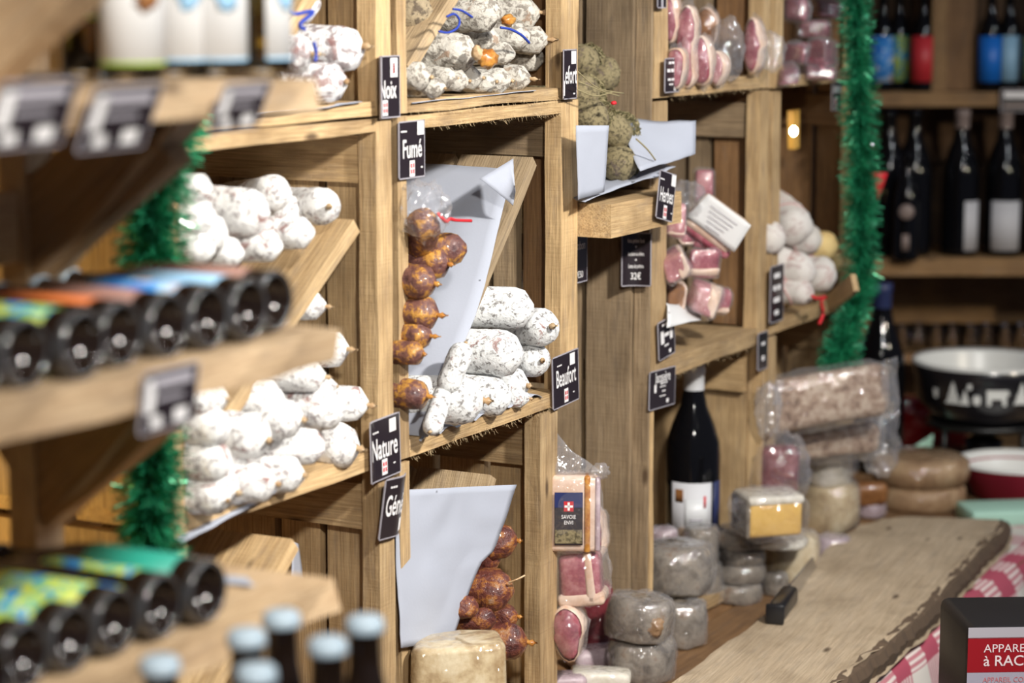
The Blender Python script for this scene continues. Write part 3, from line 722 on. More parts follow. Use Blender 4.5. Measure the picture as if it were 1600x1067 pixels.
# ------------------------------------------------------------------ papers
def sheet_obj(label, *a, mat='butcher_paper', **k):
    return tag(link('paper_sheet', sheet(*a, **k), mat), label, 'paper', 'white papers lining the crates')
def fold(u, w): return Vector((0, -.03, .0)) * max(0, u - .72) * max(0, w - .75) * 10
B_, T_ = fz(650, 702), fz(836, 252)
nn = Vector((-(T_[1] - B_[1]), 0, T_[0] - B_[0])).normalized() * .020
Bf, Tf = Vector((B_[0], 0, B_[1])) + nn, Vector((T_[0], 0, T_[1])) + nn
Tf = Bf.lerp(Tf, .93)
sheet_obj('large white paper lining the slanted board behind the brown smoked sausages', Bf + Vector((0, -.014, .006)), Tf + Vector((0, .026, 0)), Bf + Vector((0, .26, .006)), Tf + Vector((0, .26, 0)), nu=26, nv=18, amp=.004, freq=11, seed=3,
          fn=lambda u, w: Vector((.016, -.004, .003)) * math.sin(PI * u) * max(0, 1 - w * 6) + nn * .4 * w)
sheet_obj('folded paper corner standing up at the top of the slanted board, middle crate', aty(748, 280, .02), aty(800, 322, -.01), aty(801, 248, .0), aty(804, 300, -.02), nu=8, nv=8, amp=.004, freq=20, seed=4)
sheet_obj('white paper under the white flecked sausages with a pleated front edge', aty(658, 690, -.006), aty(848, 622, -.004), aty(520, 640, .24), aty(690, 585, .24), nu=40, nv=10, amp=.003, freq=16, seed=8,
          fn=lambda u, w: Vector((0, 0, .004 + (.007 * abs(math.sin(u * 22)) - .004) * max(0, 1 - w * 4))))
sheet_obj('large smooth white paper sheet hiding the left of the lower middle crate', aty(624, 1012, -.005), aty(704, 1000, -.01), aty(612, 766, .01), aty(803, 757, -.025), nu=22, nv=22, amp=.008, freq=8, seed=12,
          fn=lambda u, w: Vector((.016, .0, 0)) * math.sin(PI * w) * u * (1 if w > .5 else -.3))
sheet_obj('white paper under the small grey sausages in the top middle crate', aty(645, 162, -.004), aty(838, 142, -.003), aty(560, 150, .2), aty(690, 138, .2), nu=16, nv=6, amp=.002, seed=15)
sheet_obj('white paper under the big sausages in the upper left crate', aty(392, 186, -.012), aty(566, 160, -.005), aty(250, 180, .2), aty(420, 152, .2), nu=16, nv=8, amp=.004, seed=18)
sheet_obj('white paper under the floury sausages in the left crate', aty(284, 850, -.02), aty(432, 768, -.012), aty(120, 790, .22), aty(380, 735, .2), nu=16, nv=8, amp=.003, seed=21)
sheet_obj('white paper edge glimpsed behind the board in the lower left crate', aty(452, 925, .10), aty(474, 925, .11), aty(458, 846, .10), aty(466, 850, .11), nu=4, nv=6, amp=.002, seed=22)
sheet_obj('white paper lying on the bottom beer shelf beside the standing bottles', atz(345, 912, 1.306), atz(398, 918, 1.306), atz(340, 900, 1.306), atz(385, 905, 1.306), nu=6, nv=6, amp=.004, seed=23)
sheet_obj('left upright flap of white paper in front of the herb-crusted sausages', aty(903, 312, -.03), aty(946, 300, -.045), aty(900, 196, -.03), aty(952, 196, -.05), nu=10, nv=10, amp=.004, freq=14, seed=25)
sheet_obj('white paper tray floor under the herb-crusted sausages', aty(914, 316, -.035), aty(1056, 262, -.05), aty(850, 290, .09), aty(985, 238, .09), nu=14, nv=10, amp=.006, freq=16, seed=27)
sheet_obj('right upright flap of white paper beyond the herb-crusted sausages', aty(1000, 268, -.05), aty(1084, 244, -.055), aty(962, 188, .03), aty(1086, 191, -.045), nu=14, nv=10, amp=.007, freq=12, seed=29)

# ------------------------------------------------------------------ price labels
def lab(label, px0, px1, py0, py1, items, y=-.004, w=None, h=None, **k):
    p = aty((px0 + px1) / 2, (py0 + py1) / 2, y); a = aty(px0, (py0 + py1) / 2, y); b = aty(px1, (py0 + py1) / 2, y)
    W = w or (b - a).length; H = h or (py1 - py0) * pxm(p)
    return card('price_label', label, 'label', p + Vector((k.pop('dx', 0), 0, 0)), W, H, items, **k)
def big(word, hh, x=0, dy=.0, sx=.50):
    return [('t', x, dy, word, hh, 'CENTER', sx), ('r', .020, .0245, .015, .016, 'label_white'), ('cross', .0, -.0225, .019), ('t', .022, -.022, '8,90', .0035, 'CENTER', .8), ('t', -.019, .022, 'saucisson', .004, 'CENTER', .8)]
lab('black price label reading Beaufort on the middle crate post', 862, 906, 548, 636, big('Beaufort', .034, 0, .003), y=-.006, w=.078, h=.072, rot=3)
lab('black price label reading Nature on the left crate post', 578, 622, 648, 752, big('Nature', .036, 0, 0, .58), y=-.006, w=.074, h=.074, rot=2, bend=(-.02, .03, -1))
lab('black price label reading Fume high on the left post', 626, 661, 187, 280, big('Fumé', .031, .0, 0, .66), y=-.005, w=.060, h=.068)
lab('curled black price label reading Noix with a red drop picture', 588, 620, 88, 184, [('t', .002, -.004, 'Noix', .030, 'CENTER', .62), ('r', .016, .022, .016, .022, 'label_white'), ('r', .016, .021, .006, .012, 'label_red', 'red_drop'), ('cross', -.004, -.024, .018)], y=-.006, w=.060, h=.072, bend=(-.008, .022, -1))
lab('drooping black price label reading Genepi below the Nature label', 603, 636, 742, 842, [('t', .004, .002, 'Génépi', .036, 'CENTER', .58), ('t', -.012, .026, 'saucisson', .0045, 'CENTER', .8), ('r', .018, -.023, .014, .016, 'label_white')], y=-.012, w=.066, h=.074, rot=-4, bend=(.0, .05, 1), tilt=6)
lab('narrow curled price label ending in efort high on the right post of the middle column', 879, 900, 76, 156, [('t', .021, -.002, 'efort', .034, 'RIGHT', .50), ('r', .012, .022, .014, .017, 'label_white'), ('r', -.016, -.018, .005, .02, 'label_white'), ('t', .014, -.026, '8,90', .004)], y=-.008, w=.044, h=.066, dx=.0, bend=(-.016, .006, -1))
lab('tilted black price label reading Herbes beside the white paper tray', 1017, 1065, 266, 347, big('Herbes', .029, 0, 0, .54), y=-.06, w=.056, h=.068, rot=-12)
card('price_label', 'black price list of three lines on the open bay wall under the shelf', 'label', at(994, 405, 0, 3.020), .046, .078, [('t', 0, .027, 'Noix jambon fumé', .0085, 'CENTER', .40), ('t', 0, .018, '+', .007), ('t', 0, .008, 'Saucisson au chèvre', .008, 'CENTER', .38), ('t', 0, -.001, '+', .007), ('t', 0, -.010, 'Lonzo de poitrine', .008, 'CENTER', .40), ('t', 0, -.025, '32€', .014, 'CENTER', .7)], xdir=(.12, -1, 0), bend=(.010, .03, -1))
lab('black price card ending in 7.50 half hidden behind the middle post', 878, 916, 369, 443, [('t', .016, .018, 'Jambon', .017, 'CENTER', .7), ('t', .016, -.023, '7€50', .013, 'CENTER', .8)], y=.03, w=.082, h=.068)
lab('small black price label low on the packed ham slices', 1038, 1062, 92, 143, [('t', -.003, .018, 'NOIX DE', .007), ('t', -.006, .007, 'tranché', .0095, 'CENTER', .8), ('r', .012, .008, .010, .016, 'label_white'), ('t', -.004, -.006, 'cru fumé', .007), ('t', -.004, -.013, 'tranché', .005), ('t', .010, -.020, '9€', .010)], y=-.012, w=.050, h=.050)
lab('corner of a black price label at the top edge above the ham slices', 1029, 1040, -24, 11, [('r', .0, -.008, .008, .02, 'label_grey')], y=-.01, w=.03, h=.035)
lab('black price label with two white patches at the corner of the vacuum-packed meat', 1027, 1056, 500, 556, [('t', 0, .022, 'Viande séchée', .007, 'CENTER', .7), ('r', -.015, .004, .012, .02, 'label_white'), ('r', .016, .006, .010, .02, 'label_white'), ('t', 0, .006, 'Filet', .011, 'CENTER', .7), ('t', -.002, -.010, 'mignon', .006), ('t', .010, -.021, '6€', .011)], y=-.008, w=.058, h=.058, rot=6)
lab('black price label reading Jacquere beside the wine bottle', 1014, 1056, 578, 635, [('t', 0, .017, 'Jacquère', .022, 'CENTER', .70), ('t', .004, .008, 'Vin de Savoie', .0045), ('t', 0, .003, 'cépage blanc', .004), ('r', -.026, .002, .008, .012, 'label_white'), ('t', .004, -.004, 'fruité', .005), ('t', 0, -.011, 'la bouteille', .004), ('t', .018, -.020, '6€', .012)], y=-.004, w=.092, h=.058, rot=-2)
lab('striped black and white price label on the fifth column post', 1204, 1224, 412, 505, [('t', -.002, .030, 'Diots', .017, 'CENTER', .8), ('t', -.002, .010, 'au vin', .017, 'CENTER', .7), ('t', -.002, -.010, 'blanc', .017, 'CENTER', .8), ('t', -.002, -.031, '9€50', .016, 'CENTER', .75)], y=-.012, w=.058, h=.094)
lab('small dark price label under the fourth column shelf end', 1184, 1200, 516, 580, [('t', 0, .012, 'Tomme', .011, 'CENTER', .7), ('t', 0, -.012, '5€', .016)], y=-.006, w=.042, h=.062)
lab('white bordered price label hanging by the right garland under the red packed meat', 1296, 1318, 128, 174, [('r', 0, .012, .034, .012, 'label_white'), ('cross', -.004, -.012, .022)], y=-.012, w=.044, h=.048)

# ------------------------------------------------------------------ packed meats
def slab_meat(label, cat, px, py, y, wpx, hpx, th, mats, group=None, roll=0, spin=0, filmsize=1.16, rim=True, pitch=0, film_='film', name='meat_pack', chunk=False):
    p = aty(px, py, y); k = pxm(p); m = facing(p, spin, pitch, roll); a, b = wpx * k / 2, hpx * k / 2
    prof = [(.15, -th / 2), (.80, -th / 2), (.90, -th * .42), (.93, 0), (.90, th * .42), (.80, th / 2), (.15, th / 2)]
    sc = Matrix.Diagonal((a, b, 1, 1)); tilt = Matrix.Rotation(PI / 2, 4, 'X')
    body = xf(lathe(prof, 22), tilt @ sc)
    nseed[0] += 1; sd = Vector((nseed[0] * 1.3, nseed[0], 0))
    def wob(v): return v + Vector(noise.noise_vector(v * 40 + sd)) * .003 + Vector((v.x, 0, v.z)) * .34 * noise.noise(Vector((math.atan2(v.z, v.x) * 1.1, 0, 0)) + sd) * (1 if abs(v.x) + abs(v.z) > .004 else 0)
    if chunk:
        c_ = rbox(a * 1.75, th, b * 1.75, min(a, b, th) * .42, 3, .010, 22, 1, nseed[0]); wob = lambda v: v; body = c_
    o = tag(link(name, ([wob(v) for v in body[0]], body[1]), mats[0], None, m), label, cat, group)
    if chunk:
        cf = [Vector((v.x * filmsize * .96, v.y * 1.14, v.z * filmsize * .96)) + Vector(noise.noise_vector(v * 90 + sd)) * .004 for v in c_[0]]
        link('fat_strip', ([Vector((v.x * .5 + a * .42, v.y * 1.04, v.z * 1.02)) for v in c_[0]] if nseed[0] % 2 else [Vector((v.x * 1.02, v.y * 1.04, v.z * .3 - b * .5)) for v in c_[0]], c_[1]), mats[1], o, m)
        link('film', (cf, c_[1]), film_, o, m); return o
    if rim:
        rp = [(.93, -th * .46), (1.0, -th * .42), (1.02, 0), (1.0, th * .42), (.93, th * .46)]
        rv = xf(lathe(rp, 22, False), tilt @ sc); link('fat_rim', ([wob(v) for v in rv[0]], rv[1]), mats[1], o, m)
    if filmsize: nseed[0] += 1; link('film', xf(blob(a * filmsize, th * .62 + .006, b * filmsize, .22, 4.5, nseed[0], 3), Matrix.Identity(4)), film_, o, m)
    return o
G = 'ham slices in film at the top of the fourth column'
for t in (
 ('ham slice at the upper left of the packed hams, thin red face', 1052, 30, .02, 22, 74, -30, 'ham_lean'),
 ('deep pink ham slice second from the left in the upper row', 1076, 46, .0, 30, 82, -24, 'ham_lean'),
 ('pink ham slice lowest at the left above the small black label', 1058, 106, -.01, 30, 64, -20, 'ham_lean'),
 ('pink ham slice standing centre in front of the packed hams', 1075, 94, -.0, 26, 82, -26, 'ham_pink'),
 ('rounded pink ham slice right of centre in the lower row', 1100, 96, -.01, 30, 76, -24, 'ham_lean'),
 ('brown-edged ham slice at the back behind the crinkled film', 1106, 42, .05, 34, 62, -20, 'rind_brown'),
 ('ham slice at the right of the lower row with white fat edge', 1124, 108, -.01, 24, 52, -30, 'ham_pink'),
 ('tall ham slice beside the right post of the packed hams', 1180, 70, -.015, 30, 82, -34, 'ham_lean')):
    slab_meat(t[0], 'ham', t[1], t[2], t[3], t[4], t[5], .03, (t[7], 'fat'), G, spin=t[6])
p = aty(1137, 78, .0); o = tag(link('film_bag', blob(.026, .03, .05, .22, 2.6, 44, 4), 'cloudy_film', None, facing(p)), 'empty crinkled clear bag between the ham slices and the tall slice', 'bag')
p = aty(1205, 80, -.03); o = tag(link('film_bag', blob(.022, .015, .03, .25, 2.6, 46, 4), 'cloudy_film', None, facing(p)), 'clear bag corner hanging over the post right of the tall ham slice', 'bag')
G = 'dark red packed meats beside the right garland'
for t in (
 ('dark red packed meat at the top left of its crate', 1244, 14, .02, 40, 40, -10), ('dark red packed meat at the top right of its crate', 1290, 14, .04, 46, 36, 10),
 ('packed dark red meat with pale film in the middle left of its crate', 1242, 84, .0, 44, 38, -14), ('deep red cut face at the right centre of its crate', 1284, 84, -.01, 42, 46, -28),
 ('packed red meat behind the horizontal film fold', 1268, 46, .03, 50, 30, 0), ('purplish packed meat at the bottom left of its crate', 1230, 118, -.01, 36, 34, 0), ('packed meat under the deep red face, bottom right', 1274, 116, -.01, 48, 26, 8)):
    slab_meat(t[0], 'meat', t[1], t[2], t[3], t[4], t[5], .05, ('ham_dark', 'ham_lean'), G, spin=t[6], filmsize=1.2, film_='cloudy_film', chunk=True)
G = 'vacuum-packed pink meats in the fourth column'
for t in (
 ('pink packed meat at the upper left of its crate beside the Herbes label', 1054, 345, -.0, 34, 52, 0, 'ham_pink'),
 ('pink packed meat in the middle, below the white paper label', 1106, 372, .0, 50, 56, 12, 'ham_lean'),
 ('dark-shadowed packed meat between the upper two pink ones', 1074, 362, .03, 40, 50, 0, 'ham_lean'),
 ('triangular pink packed meat at the left, pale fat edge', 1056, 414, -.01, 44, 48, -24, 'ham_pink'),
 ('square deep pink packed meat in the centre of its crate', 1096, 412, -.01, 50, 46, 0, 'ham_lean'),
 ('shiny pink packed meat at the bottom centre with glaring film', 1100, 468, -.02, 56, 50, 20, 'ham_pink'),
 ('small pink packed meat at the bottom right', 1124, 472, -.01, 26, 40, 10, 'ham_lean'),
 ('dark glossy packed meat at the bottom left behind the small label', 1056, 462, .02, 40, 38, 0, 'rind_brown')):
    slab_meat(t[0], 'meat', t[1], t[2], t[3], t[4], t[5], .045, (t[7], 'fat'), G, roll=t[6], chunk=True)
p = aty(1122, 352, -.03); k = pxm(p)
o = tag(link('meat_pack', rbox(88 * k, .05, 62 * k, .012, 3, .003, 25), 'fat', None, facing(p + fh * .028, -8, 0, 36)), 'packed bacon block under a white printed paper label', 'meat')
m = facing(p, -8, 0, 36)
link('paper_label', sheet((-.046, 0, -.018), (.044, 0, -.018), (-.040, 0, .030), (.040, 0, .030), 8, 6, .002, 20), 'white_paper', o, m)
for i in range(5): link('printed_line', xf(rect(.05 - .006 * i, .0011, -.002, .018 - .007 * i), Matrix.Translation((0, -.0035, 0)) @ Matrix.Rotation(PI / 2, 4, 'X')), 'label_grey', o, m)
link('lean_edge', xf(rbox(86 * k, .045, .016, .006, 2, .002, 30), Matrix.Translation((0, .03, -31 * k))), 'ham_lean', o, m)
p = aty(1072, 312, .02); tag(link('film_bag', blob(.03, .03, .03, .3, 2.6, 51, 4), 'cloudy_film', None, facing(p)), 'clear crumpled bag above the pink packed meats', 'bag')
tag(link('paper_sheet', sheet(aty(1042, 512, -.02), aty(1096, 500, -.02), aty(1040, 474, .0), aty(1086, 480, .02), 8, 6, .006, 20, 3), 'white_paper'), 'crumpled white paper under the bottom left packed meat', 'paper')

# bacon and ham on the counter in the open bay
p = aty(897, 800, -.02); k = pxm(p); m = facing(p, 0)
o = tag(link('bacon_pack', rbox(78 * k, .03, 122 * k, .006, 2, .0015, 30), 'fat', None, m), 'upright bacon block in clear film with a navy printed cross label', 'bacon')
link('rind', xf(rbox(10 * k, .032, 122 * k, .003, 2), Matrix.Translation((20 * k, -.0012, 0))), 'orange_casing', o, m)
link('lean_stripe', xf(rbox(9 * k, .032, 118 * k, .003, 2), Matrix.Translation((36 * k, -.001, 0))), 'lilac_rind', o, m)
def face(vf, x, z, y): return xf(vf, Matrix.Translation((x, y, z)) @ Matrix.Rotation(PI / 2, 4, 'X'))
lb = link('printed_label', face(rect(44 * k, 84 * k), -9 * k, -6 * k, -.0185), 'label_black', o, m)
link('blue_top', face(rect(44 * k, 24 * k), -9 * k, 24 * k, -.0190), 'label_navy', lb, m)
cr = join(rect(3.5 * k, 13 * k), rect(13 * k, 3.5 * k))
link('emblem', face(rect(15 * k, 16 * k), -9 * k, 14 * k, -.0195), 'label_red', lb, m); link('white_cross', face(cr, -9 * k, 14 * k, -.0199), 'label_white', lb, m)
for i, w_ in enumerate(('SAVOIE', 'ENVI')): link('lettering', face(textvf(w_, .0075, 'CENTER', .01, .8), -9 * k, (-3 - 9 * i) * k, -.0195), 'label_white', lb, m)
link('herb_picture', face(rect(42 * k, 22 * k), -9 * k, -34 * k, -.0192), 'herb_crust', lb, m)
link('film', xf(blob(46 * k, .02, 66 * k, .06, 2, 61, 4, .6), Matrix.Identity(4)), 'film', o, m)
link('film_tail', xf(sheet((-30 * k, 0, 60 * k), (44 * k, -.01, 66 * k), (-30 * k, .0, 130 * k), (-6 * k, .01, 96 * k), 10, 10, .012, 18, 5), Matrix.Identity(4)), 'cloudy_film', o, m)
link('film_twist', xf(blob(14 * k, .012, 12 * k, .4, 3, 8, 3), Matrix.Translation((40 * k, -.01, 68 * k))), 'cloudy_film', o, m)
slab_meat('ham piece with white fat edge behind the bacon block', 'ham', 932, 836, .02, 34, 84, .03, ('ham_lean', 'fat'), spin=-25)
o = tag(link('ham_pack', rbox(66 * pxm(aty(905, 898)), .05, 76 * pxm(aty(905, 898)), .012, 3, .004, 30), 'ham_lean', None, facing(aty(908, 898, -.02), -10, 0, -6)), 'square ham pack with a pale fat stripe under the bacon block', 'ham')
mm = PW[o.name]; link('fat_stripe', xf(rbox(.013, .053, .072, .004, 2), Matrix.Translation((.015, 0, 0))), 'fat', o, mm); link('fat_base', xf(rbox(.066, .053, .018, .006, 2), Matrix.Translation((0, 0, -.030))), 'fat', o, mm)
link('film', blob(.042, .036, .044, .10, 3, 63, 4, .7), 'film', o, mm)
slab_meat('round dark ham end with a pale lower rim lowest beside the post', 'ham', 890, 982, -.01, 50, 86, .05, ('ham_lean', 'fat'), spin=-12)
tag(link('meat_pack', rbox(.05, .05, .10, .01, 3, .004, 30), 'ham_dark', None, facing(aty(930, 960, .05))), 'dark shadowed meat pack behind the cheeses in the open bay', 'meat')
# ------------------------------------------------------------------ cheeses
def round_cheese(label, px, pyb, wpx, hpx, y, mat='grey_rind', group='small film-wrapped grey cheeses', tilt=(0, 0), zb=None, name='cheese', lump=.06, seg=26):
    """pyb: pixel of the base centre at depth y"""
    p = aty(px, pyb, y)
    if zb is not None: p.z = zb
    k = pxm(p); r = wpx * k / 2; h = hpx * k; nseed[0] += 1; s = nseed[0]
    prof = [(r * .1, 0), (r * .84, 0), (r * .95, h * .08), (r * 1.0, h * .28), (r * 1.01, h * .5), (r * .99, h * .76), (r * .92, h * .94), (r * .80, h), (r * .4, h * 1.0), (r * .1, h)]
    v, f = lathe(prof, seg); v = [q + Vector(noise.noise_vector(q / r * 1.3 + Vector((s, 0, 0)))) * r * lump for q in v]
    m = Matrix.Translation(p) @ Matrix.Rotation(RAD(tilt[0]), 4, 'X') @ Matrix.Rotation(RAD(tilt[1]), 4, 'Y')
    o = tag(link(name, (v, f), mat, None, m), label, 'cheese', group)
    V2, F2 = lathe([(r * .3, h * 1.03), (r * .6, h * 1.03), (r * .88, h * 1.02), (r * .97, h * .95), (r * 1.02, h * .80), (r * 1.04, h * .62), (r * 1.05, h * .45), (r * 1.045, h * .28), (r * 1.0, h * .06)][::-1], 34, False)
    V2 = [q + Vector(noise.noise_vector(q / r * 1.3 + Vector((s, 0, 0)))) * r * lump + Vector((random.uniform(-1, 1), random.uniform(-1, 1), random.uniform(-1, 1))) * .0016 for q in V2]
    F2 = [t for q in F2 for t in ((q[0], q[1], q[2]), (q[0], q[2], q[3]))]
    link('film', (V2, F2), 'film', o, m); return o
c1 = round_cheese('round grey cheese at the front left foot of the cheese heap', 1001, 1022, 106, 64, -.05, zb=CZ)
c2 = round_cheese('grey cheese with a rust-brown patch, on top of the front left one', 997, 962, 104, 66, -.05, zb=c1.location.z + .062, tilt=(3, 3), lump=.10)
q_ = c2.matrix_basis.translation; cam_d = (CAM - q_); cam_d.z = 0; cam_d.normalize(); rr_ = 52 * pxm(q_)
link('rust_patch', blob(.019, .007, .015, .5, 3, 3, 3), 'brown_rind', c2, facing(q_ + cam_d * rr_ * .85 + RR * rr_ * .36 + ZZ * .026, -24))
c3 = round_cheese('grey cheese on the counter second from the left, behind the front one', 1062, 995, 84, 68, -.03, zb=CZ)
c4 = round_cheese('large grey cheese wheel lying on top of the second stack', 1054, 930, 122, 74, .0, zb=c3.location.z + .067, tilt=(-2, 4), lump=.1)
c5 = round_cheese('tall grey cheese at the back right of the second stack', 1098, 965, 60, 66, .03, zb=CZ)
c5b = round_cheese('grey cheese upright at the top right of the second stack', 1094, 905, 56, 62, .03, zb=c5.location.z + .066)
G2 = 'thin stacked grey cheeses'
zt = CZ
for i, (lb_, px, w, h, t) in enumerate((('thin grey cheese at the bottom of the thin stack', 1152, 74, 30, (0, 0)), ('second thin grey cheese from the bottom of the thin stack', 1156, 76, 28, (0, 2)), ('dark thin cheese third from the bottom of the thin stack', 1158, 72, 24, (2, 0)), ('wide thin cheese on top of the thin stack, shiny film', 1160, 92, 34, (-3, 3)))):
    o = round_cheese(lb_, px, 935, w, h, -.01, group=G2, zb=zt, tilt=t); zt += h * pxm(o.location) * .98
round_cheese('thin tan cheese leaning against the wine bottle label', 1088, 852, 70, 28, .05, group=G2, tilt=(4, 6), mat='brown_rind')
round_cheese('small pinkish cheese left of the wine bottle base', 1036, 858, 46, 34, .08, group=G2, mat='lilac_rind')
tag(link('wooden_block', rbox(.36, .16, .055, .003, 1), 'weathered_wood', None, Matrix.Translation((3.27, .18, CZ + .0285))), 'low wooden block inside the shaded crate, carrying small cheeses and the wine bottle', 'block')
zc_ = aty(1216, 851, -.06).z
o = round_cheese('thick cream cheese in sparkling film under the yellow wedge', 1238, 893, 84, (zc_ - CZ) / pxm(aty(1238, 893, -.05)), -.05, 'cream_rind', None, zb=CZ)
o2 = round_cheese('cream cheese slab right under the yellow cut cheese', 1216, 850, 92, 12, -.06, 'white_rind', None, zb=zc_)
p = aty(1204, 809, -.085); k = pxm(p)
o = tag(link('cheese_wedge', rbox(90 * k, .07, 62 * k, .008, 3, .002, 20), 'cut_cheese', None, facing(p + fh * .03, 14)), 'yellow cut cheese block with pale rind wrapped in film', 'cheese')
link('rind', xf(rbox(94 * k, .074, 14 * k, .005, 2, .001), Matrix.Translation((0, 0, 28 * k))), 'white_rind', o, PW[o.name])
link('side_rind', xf(rbox(8 * k, .074, 62 * k, .004, 2, .001), Matrix.Translation((-46 * k, 0, 0))), 'grey_rind', o, PW[o.name])
link('film', blob(60 * k, .05, 42 * k, .08, 3, 71, 4, .6), 'film', o, PW[o.name])
o = round_cheese('cut cream cheese in film behind the yellow block', 1296, 826, 92, 76, -.0, 'cream_rind', None, name='cheese')
o2 = round_cheese('white cheese in crinkled film on the cut cream cheese', 1294, 760, 74, 62, -.0, 'white_rind', None, zb=o.location.z + 74 * pxm(o.location), lump=.12)
link('film', xf(blob(.05, .05, .042, .18, 3.5, 77, 4), Matrix.Translation((0, 0, .034))), 'film', o2, PW[o2.name])
round_cheese('small purple-grey wrapped cheese in front of the cream cheese', 1300, 866, 56, 44, -.06, 'lilac_rind', None, zb=CZ)
round_cheese('small grey wrapped cheese lying right of the thin stack', 1212, 905, 40, 34, -.05, 'grey_rind', None, zb=CZ)
round_cheese('small lilac-rinded wrapped piece left of the brown rounds', 1360, 806, 48, 26, .0, 'lilac_rind', None)
pb = atz(1444, 800); kb = pxm(pb)
o = tag(link('cheese', lathe([(r * kb, z * kb) for r, z in ((8, 0), (66, 0), (72, 6), (74, 20), (72, 33), (64, 38), (8, 38))], 32), 'brown_rind', None, Matrix.Translation(pb + fh * .06)), 'lower of two flat brown cheese rounds at the end of the counter', 'cheese', 'flat brown cheese rounds')
o = tag(link('cheese', lathe([(r * kb, z * kb) for r, z in ((8, 0), (68, 0), (76, 6), (79, 20), (76, 36), (66, 42), (8, 43))], 32), 'brown_rind', None, Matrix.Translation(pb + fh * .06 + Vector((.002, 0, 39 * kb)))), 'upper of two flat brown cheese rounds at the end of the counter', 'cheese', 'flat brown cheese rounds')
# big cheese and slabs in the foreground
p = aty(714, 1062, -.05); k = pxm(p); m = facing(Vector((p.x, p.y, CZ)), 6); HC = (p.z - CZ) / k + 62
V = []; F = []
prof = [(0, 0), (.0, .0)]
top = [(-74, -26), (-60, -44), (0, -52), (66, -48), (74, -34), (70, 40), (10, 60), (-62, 44)]
nlev = [(0, .95), (10, 1.0), (HC * .6, 1.03), (HC - 10, 1.0), (HC, .95)]
for z, s in nlev:
    for (x, y) in top: V.append(Vector((x * k * s, y * k * s + 0, z * k + (.006 * (x + 70) / 140 if z > HC - 20 else 0))))
nt = len(top)
for a in range(len(nlev) - 1):
    for b in range(nt): F.append((a * nt + b, a * nt + (b + 1) % nt, (a + 1) * nt + (b + 1) % nt, (a + 1) * nt + b))
F.append(tuple(range(nt - 1, -1, -1))); F.append(tuple((len(nlev) - 1) * nt + b for b in range(nt)))
o = link('half_cheese', (V, F), 'cream_rind', None, m)
bm_ = o.modifiers.new('round', 'BEVEL'); bm_.width = .006; bm_.segments = 3
tag(o, 'big cut cheese block in film at the foot of the lower middle crate', 'cheese')
p = atz(955, 1050)
tag(link('cheese', rbox(.10, .055, .032, .012, 3, .004, 25), 'lilac_rind', None, facing(atz(940, 1042) + ZZ * .016, 20)), 'flat lilac-rinded cheese slab in front of the cheese heap', 'cheese')
tag(link('cheese', rbox(.085, .05, .026, .008, 3, .003, 25), 'white_rind', None, facing(atz(938, 1074) + ZZ * .014, -5)), 'pale cheese slab cut by the lower edge, in front of the lilac one', 'cheese')
tag(link('cheese', rbox(.075, .05, .024, .008, 3, .003, 25), 'lilac_rind', None, facing(atz(872, 1080) + ZZ * .014, 8)), 'purple wrapped cheese slab at the foot of the crate post', 'cheese')
tag(link('meat_pack', rbox(.03, .04, .03, .009, 3, .003, 25), 'lilac_rind', None, facing(atz(800, 1062) + ZZ * .016)), 'small wrapped pinkish piece right of the big cut cheese', 'meat')

# bags at the end of the crates -------------------------------------------------
p = aty(1292, 620, -.06); k = pxm(p); m = facing(p, 12, 0, -7)
o = tag(link('snack_bag', rbox(200 * k, .05, 82 * k, .02, 3, .006, 14, 1), 'slices', None, m), 'long clear bag of tan dried slices lying under the right garland', 'bag')
link('film', blob(112 * k, .034, 48 * k, .10, 3, 83, 4, .55), 'film', o, m)
link('film_end', sheet((76 * k, -.03, -46 * k), (106 * k, -.03, -40 * k), (84 * k, -.03, 50 * k), (108 * k, -.03, 54 * k), 8, 10, .012, 30, 6), 'cloudy_film', o, m)
link('film_corner', sheet((-104 * k, -.03, 10 * k), (-84 * k, -.03, 6 * k), (-98 * k, -.03, 46 * k), (-76 * k, -.03, 44 * k), 6, 6, .01, 30, 7), 'cloudy_film', o, m)
p = aty(1298, 688, -.03); m = facing(p, 8, 0, -4)
o = tag(link('snack_bag', rbox(150 * k, .06, 46 * k, .016, 3, .006, 14, 1), 'slices', None, m), 'second clear bag of tan slices below the long one', 'bag')
link('film', blob(88 * k, .04, 34 * k, .12, 3, 87, 4, .55), 'film', o, m)
tag(link('film_bag', blob(34 * k, .02, 52 * k, .35, 2.4, 91, 4), 'cloudy_film', None, facing(aty(1372, 690, -.1))), 'crumpled end of clear film right of the two snack bags', 'bag')
o = tag(link('meat_pack', rbox(62 * k, .05, 84 * k, .016, 3, .006, 20), 'ham_dark', None, facing(aty(1218, 736, -.02), -8)), 'dark wrapped meat beside the shaded crate post', 'meat')
link('film', blob(48 * k, .045, 62 * k, .22, 3, 93, 4), 'cloudy_film', o, PW[o.name])
tag(link('film_bag', blob(20 * k, .015, 40 * k, .3, 2.6, 95, 4), 'cloudy_film', None, facing(aty(1200, 640, -.014))), 'small shiny film pouch hanging at the crate post beside the snack bag', 'bag')
tag(link('meat_pack', rbox(60 * k, .05, 40 * k, .012, 3, .004, 20), 'rind_brown', None, facing(aty(1358, 770, -.0))), 'dark brown piece between the cream cheese and the brown rounds', 'meat')

